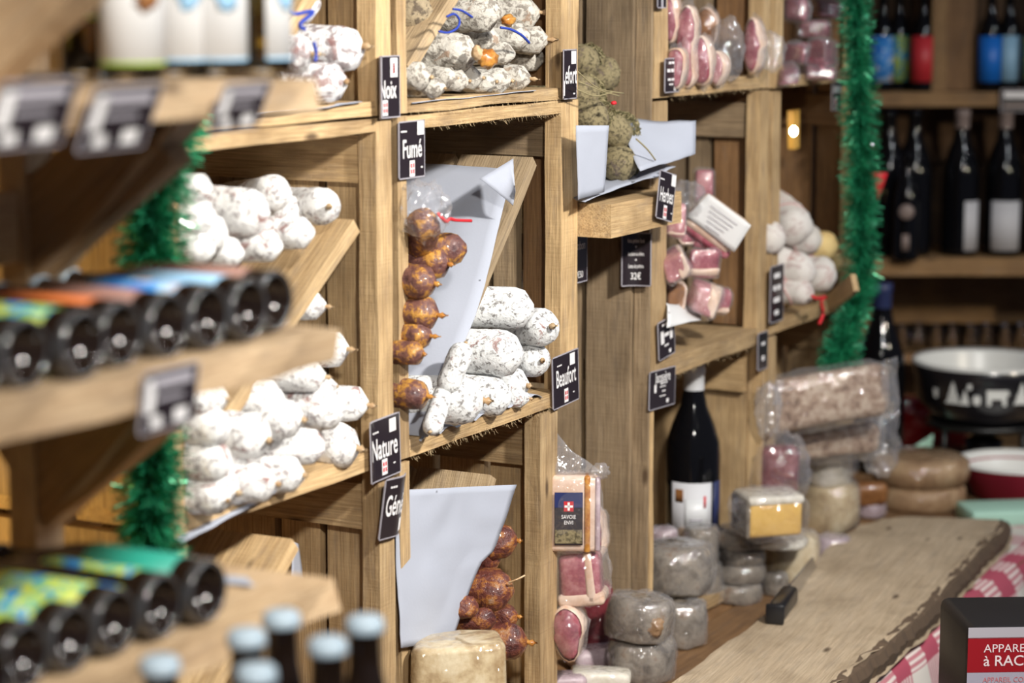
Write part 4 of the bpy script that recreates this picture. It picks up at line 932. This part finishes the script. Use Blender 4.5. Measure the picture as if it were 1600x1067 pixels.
# ------------------------------------------------------------------ live-edge board, knife, cloth, box
bz = CZ + .042
lft = [(1010, 1105), (1050, 1067), (1110, 1022), (1180, 972), (1235, 925), (1262, 895), (1290, 856), (1345, 820), (1400, 806)]
rgt = [(1285, 1105), (1310, 1067), (1352, 1030), (1400, 990), (1455, 942), (1500, 893), (1540, 850), (1566, 828), (1572, 812)]
def dens(l, n=40):
    P = [atz(x, y, bz) for x, y in l]; out = []
    for i in range(n + 1):
        u = i / n * (len(P) - 1); a = min(int(u), len(P) - 2); out.append(P[a].lerp(P[a + 1], u - a))
    return out
L_, R_ = dens(lft), dens(rgt); V, F = [], []; nb = 10
for s in (0, 1):
    for i in range(41):
        for j in range(nb + 1):
            q = L_[i].lerp(R_[i], j / nb); q.z -= s * .034 - .0006 * noise.noise(q * 30)
            if s and j == nb: q += Vector((.004, -.012, 0))
            if j in (0, nb): q += Vector(noise.noise_vector(q * 45)) * .004 * Vector((1, 1, 0)).length
            V.append(q)
n1 = 41 * (nb + 1)
for i in range(40):
    for j in range(nb):
        a = i * (nb + 1) + j; q = (a, a + 1, a + nb + 2, a + nb + 1); F.append(q); F.append(tuple(x + n1 for x in q[::-1]))
for i in range(40):
    a = i * (nb + 1); F.append((a, a + nb + 1, a + nb + 1 + n1, a + n1)[::1])
for j in range(nb):
    F.append((j, j + 1, j + 1 + n1, j + n1)[::-1]); a = 40 * (nb + 1) + j; F.append((a, a + 1, a + 1 + n1, a + n1))
ax_ = (R_[20] - L_[20]); ang = math.atan2((L_[30] - L_[5]).y, (L_[30] - L_[5]).x)
MB = Matrix.Translation(L_[20].lerp(R_[20], .5)) @ Matrix.Rotation(ang, 4, 'Z'); MI = MB.inverted()
board = tag(link('wooden_board', ([MI @ v for v in V], F), 'board_wood', None, MB, False), 'long live-edge wooden serving board lying along the counter front', 'board')
# bark strip
V, F = [], []
for i in range(161):
    u = i / 40; a = min(int(u * 1), 160); q0 = R_[min(i // 4, 39)].lerp(R_[min(i // 4 + 1, 40)], (i % 4) / 4)
    w = .010 + .012 * abs(noise.noise(q0 * 22)); j = Vector(noise.noise_vector(q0 * 60)) * .005
    for (dx, dz) in ((-w * .75, .0015), (.004, -.004), (.010, -.018), (.006, -.034)): V.append(q0 + Vector((.35, -.94, 0)) * dx + Vector((0, 0, dz)) + j * (1 if dz < 0 else .6))
for i in range(160):
    for j in range(3): F.append((i * 4 + j, i * 4 + j + 1, i * 4 + j + 5, i * 4 + j + 4))
link('bark', ([MI @ v for v in V], F), 'bark', board, MB, False)
kp = atz(1212, 958, bz + .016); kd = (atz(1262, 893, bz + .016) - kp); kd.z = 0; kd.normalize(); km = basis(kp, kd, ZZ.cross(kd), ZZ)
kn = thing('knife', 'kitchen knife with a black handle lying on the edge of the live-edge board', 'knife', kp)
hv = rbox(.12, .026, .030, .008, 3); link('handle', xf(hv, Matrix.Translation((.055, 0, 0))), 'black_plastic', kn, km)
bl = ([Vector((.11, -.002, -.014)), Vector((.34, -.0005, -.012)), Vector((.11, -.0015, .016)), Vector((.30, -.001, .014)), Vector((.11, .002, -.014)), Vector((.34, .0005, -.012)), Vector((.11, .0015, .016)), Vector((.30, .001, .014))], [(0, 1, 3, 2), (4, 6, 7, 5), (0, 4, 5, 1), (2, 3, 7, 6), (0, 2, 6, 4), (1, 5, 7, 3)])
link('blade', bl, 'steel', kn, km, False); link('bolster', xf(rbox(.006, .028, .031, .003, 2), Matrix.Translation((-.006, 0, 0))), 'black_plastic', kn, km)
# tablecloth: lies under the board edge and hangs with folds
V, F = [], []; nu, nv = 90, 26; UVs = []
for s in (0, 1):
    for j in range(nv + 1):
        for i in range(nu + 1):
            u = i / nu; d = j / nv * .62
            xw = 2.55 + u * 1.85
            yb = -.292 + .07 * max(0, xw - 3.05) / 1.1 if xw > 3.05 else -.292
            yb = -.345
            fold_ = math.sin(xw * 21 + 1.2 * math.sin(xw * 5)) * .5 + .5 * math.sin(xw * 37 + .8)
            if d < .10: p = Vector((xw, yb + .10 - d, CZ + .003 + .002 * noise.noise(Vector((xw * 9, d * 9, 0)))))
            else:
                h = d - .10; k_ = min(1, h / .16)
                p = Vector((xw + .02 * k_ * noise.noise(Vector((xw * 4, h * 3, 2))), yb - .006 - .028 * k_ * (1 + fold_) - .12 * h, CZ + .002 - h * .97))
            V.append(p + Vector((0, -.0008 * s, .0008 * s))); UVs.append((xw, d))
n1 = (nu + 1) * (nv + 1)
for s in (0, 1):
    for j in range(nv):
        for i in range(nu):
            a = s * n1 + j * (nu + 1) + i; q = (a, a + 1, a + nu + 2, a + nu + 1); F.append(q if s else q[::-1])
o = link('tablecloth', (V, F), 'gingham'); uv = o.data.uv_layers.new(name='UVMap')
for lp_ in o.data.loops: uv.data[lp_.index].uv = UVs[lp_.vertex_index]
tag(o, 'red and white checked tablecloth hanging in folds below the live-edge board', 'tablecloth')
# appliance box
bp = atd(1506, 979, 2.95); k = 2.95 / FPX; bw, bd_, bh = .26, .16, .30
m = facing(bp + RR * bw / 2 + fh * bd_ / 2 - ZZ * bh / 2, 3)
o = tag(link('appliance_box', rbox(bw, bd_, bh, .012, 3), 'box_black', None, m), 'black, red and lilac printed appliance box at the lower right corner', 'box')
def pr_(vf, x, z, mat, nm, y=-.001): link(nm, face(vf, x, z, -bd_ / 2 + y), mat, o, m, False)
x0 = -bw / 2
def zpx(py): return bh / 2 - (py - 979) * k / math.cos(PT)
pr_(rect(bw, 18 * k), 0, zpx(987), 'label_grey', 'grey_band'); pr_(rect(bw, 56 * k), 0, zpx(1022), 'box_red', 'red_band'); pr_(rect(bw, .15), 0, zpx(1050) - .075, 'box_lilac', 'lilac_band')
pr_(textvf('APPAREIL', 19 * k, 'LEFT', .0, 1.0), x0 + 25 * k, zpx(1012), 'print_pale', 'lettering', -.0016)
pr_(textvf('à RACLETTE', 24 * k, 'LEFT', .008, 1.0), x0 + 25 * k, zpx(1032), 'print_pale', 'lettering', -.0016)
pr_(textvf('APPAREIL COMPACT', 12 * k, 'LEFT', .0, .9), x0 + 25 * k, zpx(1062), 'print_faint', 'lettering', -.0016)
lz = m.translation.z - bh / 2
st = thing('low_stand', 'low wooden stand under the printed appliance box', 'stand', (m.translation.x, m.translation.y, 0))
link('stand_top', box(.34, .24, .03, (0, 0, lz - .016)), 'brown_wood', st, Matrix.Translation((m.translation.x, m.translation.y, 0)) @ Matrix.Rotation(TH - PI / 2, 4, 'Z'), False)
for sx in (-1, 1):
    for sy in (-1, 1): link('leg', box(.03, .03, lz - .031, (sx * .14, sy * .09, (lz - .031) / 2)), 'brown_wood', st, Matrix.Translation((m.translation.x, m.translation.y, 0)) @ Matrix.Rotation(TH - PI / 2, 4, 'Z'), False)

p = aty(1100, 296, .05); k = pxm(p)
o = tag(link('meat_pack', rbox(28 * k, .02, 62 * k, .005, 2, .001), 'ham_pink', None, facing(p)), 'slim upright pink pack at the back above the printed paper label', 'meat')
link('film', xf(rbox(33 * k, .024, 68 * k, .006, 3, .003, 60), Matrix.Identity(4)), 'film', o, PW[o.name])
# ------------------------------------------------------------------ bottle rack at the left
rk = thing('bottle_rack', 'wooden bottle rack with braced shelves at the left, in front of the crates', 'rack', (1.2, -.24, 0))
XR0, XR1 = .80, 1.607
def rshelf(z, x1=XR1, yf=-.372, yb=-.125, t=.028):
    plank(rk, 'shelf_board', (XR0, yf + .06, z - t / 2), (x1, yf + .06, z - t / 2), .12, t, (0, 1, 0), 'shelf_wood', .006, 16)
    plank(rk, 'shelf_board', (XR0, (yf + .122 + yb) / 2, z - t / 2), (x1, (yf + .122 + yb) / 2, z - t / 2), yb - yf - .122, t, (0, 1, 0), 'shelf_wood', .001, 8)
rshelf(1.305); rshelf(1.521); rshelf(1.730, 1.582); rshelf(1.115, 1.607, -.575); rshelf(1.965, 1.50)
for x in (.9, 1.53):
    plank(rk, 'upright', (x, -.110, 0), (x, -.110, 2.2), .03, .035, (0, 1, 0), 'shelf_wood')
    for za in (1.702, 1.493, 1.937, 1.277):
        A = Vector((x, -.285, za - .004)); B = Vector((x, -.128, za - .150))
        if x > 1: plank(rk, 'brace', A + Vector((0, .036, -.004)), B + Vector((0, .020, .030)), .08, .03, (0, 1, 0), 'far_wood', .004, 10)
        if x > 1: plank(rk, 'brace_edge', A, B, .008, .031, (0, 1, 0), 'shelf_wood', .004, 10)
for za in (1.115, 1.087):
    pass
plank(rk, 'back_rail', (XR0, -.108, 1.60), (1.53, -.108, 1.60), .06, .014, (0, 0, 1), 'shelf_wood')
tag(plank(None, 'sloping_board', at(-118, 168, 0, 1.32), at(148, -96, 0, 1.32), .062, .03, (0, 1, 0), 'shelf_wood', .004, 10), 'blurred sloping board crossing the upper left corner', 'board')

BEER = [(.003, .020), (.012, .018), (.0195, .006), (.0205, .002), (.0225, 0), (.0245, .002), (.0255, .008), (.0255, .118), (.0235, .136), (.0170, .158), (.0128, .180), (.0120, .205), (.0135, .207), (.0135, .214), (.0115, .215), (.002, .215)]
CAPP = [(.001, .2195), (.011, .2195), (.0140, .217), (.0150, .209), (.0146, .2085), (.0125, .209)]
def band(r, z0, z1, a0, a1, n=18):
    V, F = [], []
    for i in range(n + 1):
        a = a0 + (a1 - a0) * i / n
        V += [Vector((r * math.cos(a), r * math.sin(a), z0)), Vector((r * math.cos(a), r * math.sin(a), z1)), Vector(((r - .0004) * math.cos(a), (r - .0004) * math.sin(a), z0)), Vector(((r - .0004) * math.cos(a), (r - .0004) * math.sin(a), z1))]
    for i in range(n): b = 4 * i; F += [(b, b + 4, b + 5, b + 1), (b + 2, b + 3, b + 7, b + 6), (b + 1, b + 5, b + 7, b + 3), (b, b + 2, b + 6, b + 4)]
    F += [(0, 1, 3, 2), (4 * n, 4 * n + 2, 4 * n + 3, 4 * n + 1)]; return V, F
beer_vf, cap_vf, band_vf = lathe(BEER, 32), lathe(CAPP, 24), band(.0259, .024, .112, 0, 2 * PI * .93, 28)
ring_vf = lathe([(.0212, .0012), (.0228, -.0004), (.0248, .0014), (.0258, .005), (.0256, .007)], 32, False)
def beer(label, m, group, art, neck=None):
    o = tag(link('beer_bottle', beer_vf, 'glass_beer', None, m), label, 'bottle', group)
    link('base_ring', ring_vf, 'glass_frost', o, m); link('paper_label', band_vf, art, o, m); link('crown_cap', cap_vf, 'cap_blue', o, m)
    if neck: link('neck_label', band(.0132, .178, .198, 0, 2 * PI, 18), neck, o, m)
    return o
LY = Matrix(((1, 0, 0, 0), (0, 0, 1, 0), (0, -1, 0, 0), (0, 0, 0, 1)))     # local z -> world +y
ordw = ('first', 'second', 'third', 'fourth', 'fifth', 'sixth', 'seventh', 'eighth')
arts = ['print_brown', 'label_art_blue', 'label_art_blue', 'print_brown', 'label_art', 'label_art', 'label_art', 'label_art']
arts = ['print_brown', 'print_sky', 'label_art_blue', 'print_brown', 'print_orange', 'label_art', 'print_teal', 'label_art']
for i in range(8):
    x = 1.5505 - .0516 * i + random.uniform(-.001, .001)
    beer('lying dark beer bottle, %s from the right end of the middle rack shelf' % ordw[i], Matrix.Translation((x, -.356 + random.uniform(-.006, .006), 1.521 + .0263)) @ LY @ Matrix.Rotation(random.uniform(0, 6), 4, 'Z'), 'lying beer bottles on the middle rack shelf', arts[i])
for i in range(6):
    x = 1.437 - .0516 * i
    beer('lying dark beer bottle with green label, %s from the right on the low rack shelf' % ordw[i], Matrix.Translation((x, -.356 + random.uniform(-.006, .006), 1.305 + .0263)) @ LY @ Matrix.Rotation(random.uniform(0, 6), 4, 'Z'), 'lying beer bottles on the low rack shelf', ('print_teal', 'label_art', 'label_art', 'label_art', 'print_lime', 'label_art')[i])
for i, (px, py, y, w) in enumerate(((440, 970, -.452, 'farthest back, under the rack shelf corner'), (570, 975, -.515, 'rightmost, beside the crate post'), (512, 1004, -.522, 'nearest, second from the right'), (385, 1000, -.458, 'left of the farthest one'), (400, 1046, -.515, 'cut by the lower edge, cap only'), (250, 1042, -.444, 'leftmost, with a bright glint'))):
    c = aty(px, py, y); beer('standing dark beer bottle with pale crown cap, ' + w, Matrix.Translation((c.x, y, 1.117)), 'standing beer bottles on the lowest rack shelf', 'label_art_blue')
# upright cordial bottles on the top rack shelf
CORD = [(.002, .003), (.018, .001), (.0235, .0), (.0250, .003), (.0250, .150), (.0225, .172), (.0130, .200), (.0115, .245), (.0130, .247), (.0130, .258), (.002, .259)]
CORDIN = [(.002, .006), (.0225, .006), (.0225, .150), (.019, .170), (.002, .176)]
for px, y, w, art in ((206, -.32, 'with a red flower on its label, left', 'white_paper'), (280, -.30, 'half behind, second from the left', 'white_paper'), (338, -.32, 'with a pale blue-edged label, centre right', 'white_paper'), (408, -.335, 'amber, beside the big white sausages', 'white_paper'), (146, -.24, 'at the back left with a small label', 'white_paper')):
    c = aty(px, 120, y); m = Matrix.Translation((c.x, y, 1.7305))
    o = tag(link('cordial_bottle', lathe(CORD, 28), 'glass_clear', None, m), 'upright clear cordial bottle ' + w, 'bottle', 'cordial bottles on the top rack shelf')
    link('cordial', lathe(CORDIN, 24), 'amber_liquid', o, m)
    fa = math.atan2(-1.1 - y * 0, -c.x) + (.35 if px != 408 else .9)
    ha = 1.5 if px != 408 else .75
    lz = .012 if px != 146 else .045
    link('paper_label', band(.0255, lz, .135, fa - ha, fa + ha), art, o, m)
    link('blue_border', band(.0258, lz, lz + .0022, fa - ha, fa + ha), 'print_sky' if px > 250 else 'print_lime', o, m)
    fl = xf(blob(.009, .002, .013, .5, 3, px, 3), Matrix.Translation((0, 0, 0)))
    fm = m @ Matrix.Rotation(fa + PI / 2, 4, 'Z') @ Matrix.Translation((0 if px != 206 else .004, -.0255, .065))
    link('flower_picture', fl, 'rind_brown' if px == 206 else 'print_sky', o, fm)
    if px in (206, 146): link('leaf_picture', xf(fl, Matrix.Translation((-.011, 0, .022)) @ Matrix.Rotation(.6, 4, 'Y')), 'print_lime', o, fm)
    link('stopper', lathe([(.002, .259), (.013, .259), (.013, .272), (.002, .273)], 18), 'capsule_white', o, m)
def rcard(label, px0, px1, py0, py1, tilt, y, w):
    p = aty((px0 + px1) / 2, (py0 + py1) / 2, y); h = (py1 - py0) * pxm(p)
    card('price_card', label, 'label', p, w, h, [('r', .002, h * .30, w * .70, h * .20, 'label_grey', 'printed_band'), ('r', -w * .36, h * .1, w * .16, h * .55, 'label_white', 'picture_patch'), ('r', 0, h * .03, w * .5, h * .07, 'label_grey', 'printed_band'), ('r', w * .22, -h * .30, w * .24, h * .22, 'label_white', 'price_patch'), ('r', -w * .22, -h * .33, w * .2, h * .18, 'label_white', 'price_patch')], tilt=tilt, group='price cards on the bottle rack')
rcard('blurred price card at the far left of the top rack shelf edge', 5, 95, 122, 236, 22, -.388, .080)
rcard('blurred price card second from the left on the top rack shelf edge', 142, 235, 128, 240, 24, -.388, .076)
rcard('blurred price card at the right end of the top rack shelf', 345, 408, 126, 206, 24, -.388, .062)
rcard('blurred price card hanging from the middle rack shelf', 226, 304, 572, 672, 8, -.380, .068)

# ------------------------------------------------------------------ garlands
def garland(label, pts, R, n, seed):
    rg = random.Random(seed); P = [Vector(p) for p in pts]
    root = tag(link('tinsel_garland', tube(P, .003, 6), 'tinsel'), label, 'garland')
    V, F = [], []
    for i in range(n):
        u = rg.random() * (len(P) - 1); a = min(int(u), len(P) - 2); c = P[a].lerp(P[a + 1], u - a)
        d = Vector((rg.gauss(0, 1), rg.gauss(0, 1), rg.gauss(0, .7))).normalized(); ln = R * rg.uniform(.35, 1.12) * (1 + .25 * noise.noise(c * 14 + Vector((seed, 0, 0))))
        s = d.cross(Vector((rg.gauss(0, 1), rg.gauss(0, 1), rg.gauss(0, 1)))).normalized() * .0008
        e = c + d * ln + Vector((0, 0, -.006 * rg.random())); k = len(V)
        V += [c - s, c + s, e + s * .7, e - s * .7]; F.append((k, k + 1, k + 2, k + 3))
    link('tinsel_strands', (V, F), 'tinsel', root, None, False, 'stuff'); return root
garland('green tinsel garland hanging at the left end of the crates', [aty(274, 118, .002)] + [aty(x, y, -.055) for x, y in ((285, 150), (262, 215), (245, 270), (238, 340), (240, 420), (236, 520), (238, 620), (240, 690), (236, 760), (232, 830), (238, 890), (240, 960))], .038, 13000, 3)
g2 = garland('long green tinsel garland at the right end of the crates', [at(1334, -52, 1, .002)] + [at(x, y, 1, -.06) for x, y in ((1337, -50), (1338, 60), (1342, 160), (1346, 260), (1344, 340), (1346, 430), (1332, 490), (1316, 540), (1308, 590))], .036, 15000, 9)
link('ribbon', lathe([(.001, 0), (.016, .045), (.014, .048), (.001, .049)], 10), 'string_red', g2, Matrix.Translation(aty(1372, 312, -.06)))

# ------------------------------------------------------------------ wine shelves at the far right
DS = 5.1
def wp(px, py, d=DS): return atd(px, py, d)
ws = thing('wine_shelf', 'dark wooden wine shelves against the far wall', 'shelf', (wp(1500, 400).x, wp(1500, 400).y, 0))
k5 = DS / FPX
for (y0, y1) in ((144, 166), (403, 430), (-170, -148)):
    yc = (y0 + y1) / 2; a = wp(1340, yc); b = wp(1700, yc); b.z = a.z
    plank(ws, 'shelf_board', a + fh * .12, b + fh * .12, .26, (y1 - y0) * k5, fh, 'brown_wood' if y0 < 0 else 'far_wood', .001, 8)
z0_, z1_ = wp(1470, 143).z, wp(1470, -148).z
a = wp(1469, 100) + fh * .13
plank(ws, 'divider', (a.x, a.y, z0_), (a.x, a.y, z1_), .036, .24, RR, 'far_wood'); a = wp(1508, 100) + fh * .15
plank(ws, 'divider', (a.x, a.y, z0_), (a.x, a.y, z1_), .062, .20, RR, 'brown_wood')
for px in (1330, 1700):
    a = wp(px, 400) + fh * .12; plank(ws, 'side_board', (a.x, a.y, 0), (a.x, a.y, 2.25), .03, .26, RR, 'brown_wood')
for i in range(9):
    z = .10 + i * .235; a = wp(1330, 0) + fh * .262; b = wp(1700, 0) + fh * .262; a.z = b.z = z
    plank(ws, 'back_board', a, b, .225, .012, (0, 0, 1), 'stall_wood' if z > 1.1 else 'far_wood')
WINE = [(.004, .012), (.026, .006), (.036, .0), (.0385, .004), (.039, .012), (.039, .165), (.0375, .185), (.030, .212), (.019, .240), (.0148, .265), (.0142, .290), (.0155, .291), (.0155, .300), (.013, .302), (.002, .302)]
CAPS = [(.0146, .247), (.0150, .25), (.0149, .288), (.0162, .290), (.0162, .303), (.002, .304)]
wine_vf, caps_vf = lathe(WINE, 28), lathe(CAPS, 24, False)
def wine(label, loc, group=None, cap='capsule_taupe', art=None, s=1.0, a0=None, half=.95, z=(.035, .125), name='wine_bottle', cat='bottle', extra=None):
    m = Matrix.Translation(loc) @ Matrix.Scale(s, 4)
    o = tag(link(name, wine_vf, 'glass_dark', None, m), label, cat, group)
    if cap: link('capsule', caps_vf, cap, o, m)
    if art:
        a = math.atan2(CAM.y - loc[1], CAM.x - loc[0]) if a0 is None else math.atan2(CAM.y - loc[1], CAM.x - loc[0]) + a0
        link('paper_label', band(.0394, z[0], z[1], a - half, a + half), art, o, m)
    return o
zs = wp(1500, 403).z + .0005; G = 'dark wine bottles on the far shelf'
for px, w, cap, art, a0, half in ((1392, 'at the left behind the garland', 'glass_dark', None, 0, .9), (1432, 'second from the left, plain dark', 'glass_dark', None, 0, .9), (1506, 'with taupe capsule, third from left', 'capsule_taupe', 'bottle_label', .75, .5), (1574, 'with taupe capsule and pale label, fourth from the left', 'capsule_taupe', 'bottle_label', .2, .85), (1640, 'cut by the right edge', 'capsule_taupe', 'bottle_label', 0, .8)):
    c = wp(px, 403) + fh * .06; wine('dark wine bottle on far shelf, ' + w, (c.x, c.y, zs), G, cap, art, 1.07, a0, half, (.012, .115))
c = wp(1410, 403) - fh * .035
o = wine('short dark flask with a round seal and small pale label, front of the far shelf', (c.x, c.y, zs), None, 'glass_dark', 'capsule_taupe', .78, 0, .25, (.03, .075), name='flask')
sm = Matrix.Translation((c.x, c.y, zs + .108)) ; a_ = math.atan2(CAM.y - c.y, CAM.x - c.x)
link('seal', xf(lathe([(.002, .003), (.014, .003), (.017, 0), (.016, -.003), (.002, -.004)], 18), Matrix.Rotation(a_, 4, 'Z') @ Matrix.Translation((.033, 0, 0)) @ Matrix.Rotation(PI / 2, 4, 'Y')), 'capsule_taupe', o, sm)
zt_ = wp(1500, 144).z + .0005; G = 'bottles with bright labels on the upper far shelf'
for px, w, art, df in ((1381, 'blue label, left', 'label_art_blue', .04), (1413, 'mixed brown and green label, between blue and red', 'label_art', .09), (1445, 'red label, left of the divider', 'label_red', .04), (1551, 'blue label, right of the divider', 'print_blue', .04), (1586, 'pale label, right of the blue one', 'print_sky', .08), (1622, 'label cut by the right edge', 'label_art', .04)):
    c = wp(px, 144) + fh * df; wine('dark bottle on the upper far shelf, ' + w, (c.x, c.y, zt_), G, None, art, .70, 0, 1.2, (.030, .175))
p = wp(1590, 156); card('price_card', 'pale blurred price strip on the upper far shelf edge', 'label', p - fh * .022, .085, .05, [('r', 0, .012, .07, .014, 'label_white', 'printed_band'), ('r', .0, -.012, .07, .008, 'capsule_taupe', 'printed_band')], group='price cards on the far shelves', xdir=RR)
c = atz(1372, 735); wine('tall dark bottle standing on the counter behind the right garland', (c.x, c.y, CZ), None, 'dark_blue', None, 1.28)
# the wine bottle in the low crate
p = aty(1083, 700, .07)
o = wine('dark wine bottle with a white capsule and pale label in the low crate', (p.x, p.y, CZ + .058), None, 'capsule_white', 'bottle_label', 1.0, -.05, .80, (.040, .128))
sc_ = (aty(1083, 568, .07).z - (CZ + .058)) / .304; o.matrix_basis = o.matrix_basis @ Matrix.Diagonal((1.14, 1.14, sc_, 1))
a_ = math.atan2(CAM.y - p.y, CAM.x - p.x)
link('label_picture', band(.0397, .098, .118, a_ - .66, a_ - .34, 8), 'rind_brown', o, PW[o.name]); link('label_patch', band(.0399, .058, .104, a_ - .28, a_ + .60, 10), 'capsule_white', o, PW[o.name])
link('small_crest', band(.0401, .090, .108, a_ + .40, a_ + .50, 4), 'label_red', o, PW[o.name])
link('printed_line', band(.0402, .070, .073, a_ - .10, a_ + .36, 6), 'label_grey', o, PW[o.name])
link('side_label', band(.0394, .040, .128, a_ + .85, a_ + 1.35, 8), 'dark_blue', o, PW[o.name])

# ------------------------------------------------------------------ fondue pot and things at the far end of the counter
pc = atd(1536, 715, 4.75); pc.z = CZ; k = 4.75 / FPX
ft = thing('fondue_set', 'black fondue pot with white pictures on an iron stand at the far right', 'pot', pc)
def zof(py): return atd(1536, py, 4.75).z - CZ
mz = Matrix.Translation(pc)
R0 = 112 * k; zt, zm, zb2 = zof(560), zof(618), zof(652)
link('pot', lathe([(.02, zb2), (R0 * .72, zb2), (R0 * .80, zb2 + .02), (R0 * .95, zm), (R0, zt - .02), (R0 * 1.02, zt), (R0 * .98, zt + .004), (R0 * .965, zt - .01), (R0 * .94, zt - .05), (R0 * .82, zm - .02), (.02, zb2 + .02)], 40), 'black_enamel', ft, mz)
link('rim', lathe([(R0 * 1.012, zt - .005), (R0 * 1.022, zt), (R0 * .99, zt + .005), (R0 * .955, zt - .004), (R0 * .92, zt - .045), (R0 * .80, zm - .01)], 40, False), 'enamel_white', ft, mz)
av = math.atan2(CAM.y - pc.y, CAM.x - pc.x)
def decal(poly, px, py, nm='picture'):
    V = []
    for s in (1.012, 1.0):
        for (x, y) in poly:
            a = av + math.asin(max(-1, min(1, ((px + x) - 1536) / 112))); z = zof(py + y); rr = R0 * (1.0 if z > zm + .03 else .985)
            V.append(Vector((rr * s * math.cos(a), rr * s * math.sin(a), z)))
    n = len(poly); F = [tuple(range(n)), tuple(range(2 * n - 1, n - 1, -1))] + [(i, (i + 1) % n, n + (i + 1) % n, n + i) for i in range(n)]
    link(nm, (V, F), 'enamel_white', ft, mz, False)
tree = [(0, -18), (4, -6), (3, -6), (8, 6), (6, 6), (11, 16), (-11, 16), (-6, 6), (-8, 6), (-3, -6), (-4, -6)]
decal(tree, 1488, 596, 'tree_picture'); decal([(x * .7, y * .7 + 5) for x, y in tree], 1506, 596, 'tree_picture'); decal(tree, 1590, 594, 'tree_picture')
decal([(-16, -10), (16, -10), (18, -4), (14, 0), (14, 14), (9, 14), (8, 4), (-8, 4), (-9, 14), (-14, 14)], 1554, 598, 'cow_picture')
decal([(-4, -6), (4, -6), (6, 0), (4, 8), (-4, 8), (-6, 0)], 1524, 603); decal([(-3, -4), (3, -4), (3, 4), (-3, 4)], 1513, 584); decal([(-3, -6), (3, -6), (2, 8), (-2, 8)], 1462, 598)
R1 = 84 * k
def ringvf(r, z, t): return lathe([(r - t, z - t), (r + t, z - t), (r + t, z + t), (r - t, z + t), (r - t, z - t)], 36, False)
link('stand_ring', ringvf(R1, zb2 - .006, .006), 'iron_black', ft, mz); link('base_ring', ringvf(R1, .007, .006), 'iron_black', ft, mz); link('burner_tray', lathe([(.01, .02), (R1 * .6, .02), (R1 * .62, .03), (.01, .03)], 24), 'iron_black', ft, mz)
link('burner', lathe([(.01, .03), (.035, .03), (.04, .06), (.02, .07), (.01, .07)], 20), 'iron_black', ft, mz)
for i in range(4):
    a = av + PI / 4 + i * PI / 2; link('leg', tube([(R1 * math.cos(a), R1 * math.sin(a), .007), (R1 * math.cos(a), R1 * math.sin(a), zb2 - .006)], .006, 6), 'iron_black', ft, mz)
c = atd(1450, 690, 5.0); c.z = CZ
tag(link('red_box', rbox(.16, .08, zof(650) , .01, 2), 'red_glass', None, facing(c + ZZ * (zof(650) / 2 + .001))), 'glossy red box standing behind the fondue stand', 'box')
c = atz(1600, 790); k = pxm(c)
o = tag(link('bowl', lathe([(.02, 0), (60 * k, 0), (66 * k, .006), (92 * k, .062), (96 * k, .070), (90 * k, .070), (84 * k, .060), (58 * k, .014), (.02, .012)], 36), 'crimson', None, Matrix.Translation(c + fh * .08)), 'crimson bowl with a pale rim at the right edge of the counter', 'bowl')
link('rim', lathe([(96.5 * k, .068), (96 * k, .072), (89 * k, .072), (83 * k, .058), (57 * k, .016), (.02, .0135)], 36, False), 'enamel_white', o, PW[o.name])
c = atz(1560, 826, CZ + .0); tag(link('mint_tray', rbox(.15, .10, .03, .006, 2), 'mint', None, facing(c + fh * .06 + ZZ * .0155 + RR * .02, 8)), 'mint green tray on the counter beyond the live-edge board', 'tray')
c = atz(1432, 738); k = pxm(c)
tag(link('mint_paper', sheet(c + RR * -30 * k, c + RR * 20 * k, c + ZZ * 30 * k + RR * -24 * k, c + ZZ * 62 * k + RR * 24 * k, 8, 8, .012, 16, 5), 'mint'), 'curled mint green paper behind the brown cheese rounds', 'paper')
# small lit bulb in the fifth crate
bm2 = NT('bulb_glow'); bm2.set(Base_Color=(1, .8, .5), Emission_Color=(1, .78, .45), Emission_Strength=60.0); M['bulb_glow'] = bm2.m
p = aty(1240, 205, .05)
o = tag(link('light_bulb', blob(.006, .006, .008, 0, 1, 1, 3), 'bulb_glow', None, Matrix.Translation(p)), 'tiny lit bulb glowing against a wooden strip in the fifth column crate', 'bulb')
tag(plank(None, 'wooden_strip', aty(1240, 172, .075), aty(1240, 232, .075), .026, .012, (1, 0, 0), 'pine_yellow'), 'short yellow wooden strip behind the tiny lit bulb', 'strip')

# row of small glasses on the low far shelf
yb = wp(1500, 552).z; a = wp(1345, 552) + fh * .12; b = wp(1695, 552) + fh * .12; a.z = b.z = yb - .012
plank(ws, 'shelf_board', a, b, .24, .02, fh, 'brown_wood', .001, 8)
gvf = lathe([(.002, .006), (.016, .004), (.020, 0), (.0215, .003), (.026, .060), (.0245, .060), (.0195, .008), (.002, .009)], 20, False)
g0 = None
for i in range(9):
    p = wp(1412 + i * 27, 552) + fh * (.03 + .012 * (i % 2)); p.z = yb - .001
    if g0 is None:
        g0 = tag(link('small_glass', gvf, 'glass_clear', None, Matrix.Translation(p)), 'first small clear glass from the left in the row behind the fondue pot', 'glass', 'small glasses behind the fondue pot')
    else:
        c = g0.copy(); COL.objects.link(c); c.matrix_basis = Matrix.Translation(p); c['label'] = '%s small clear glass from the left in the row behind the fondue pot' % (ordw + ('ninth',))[i]
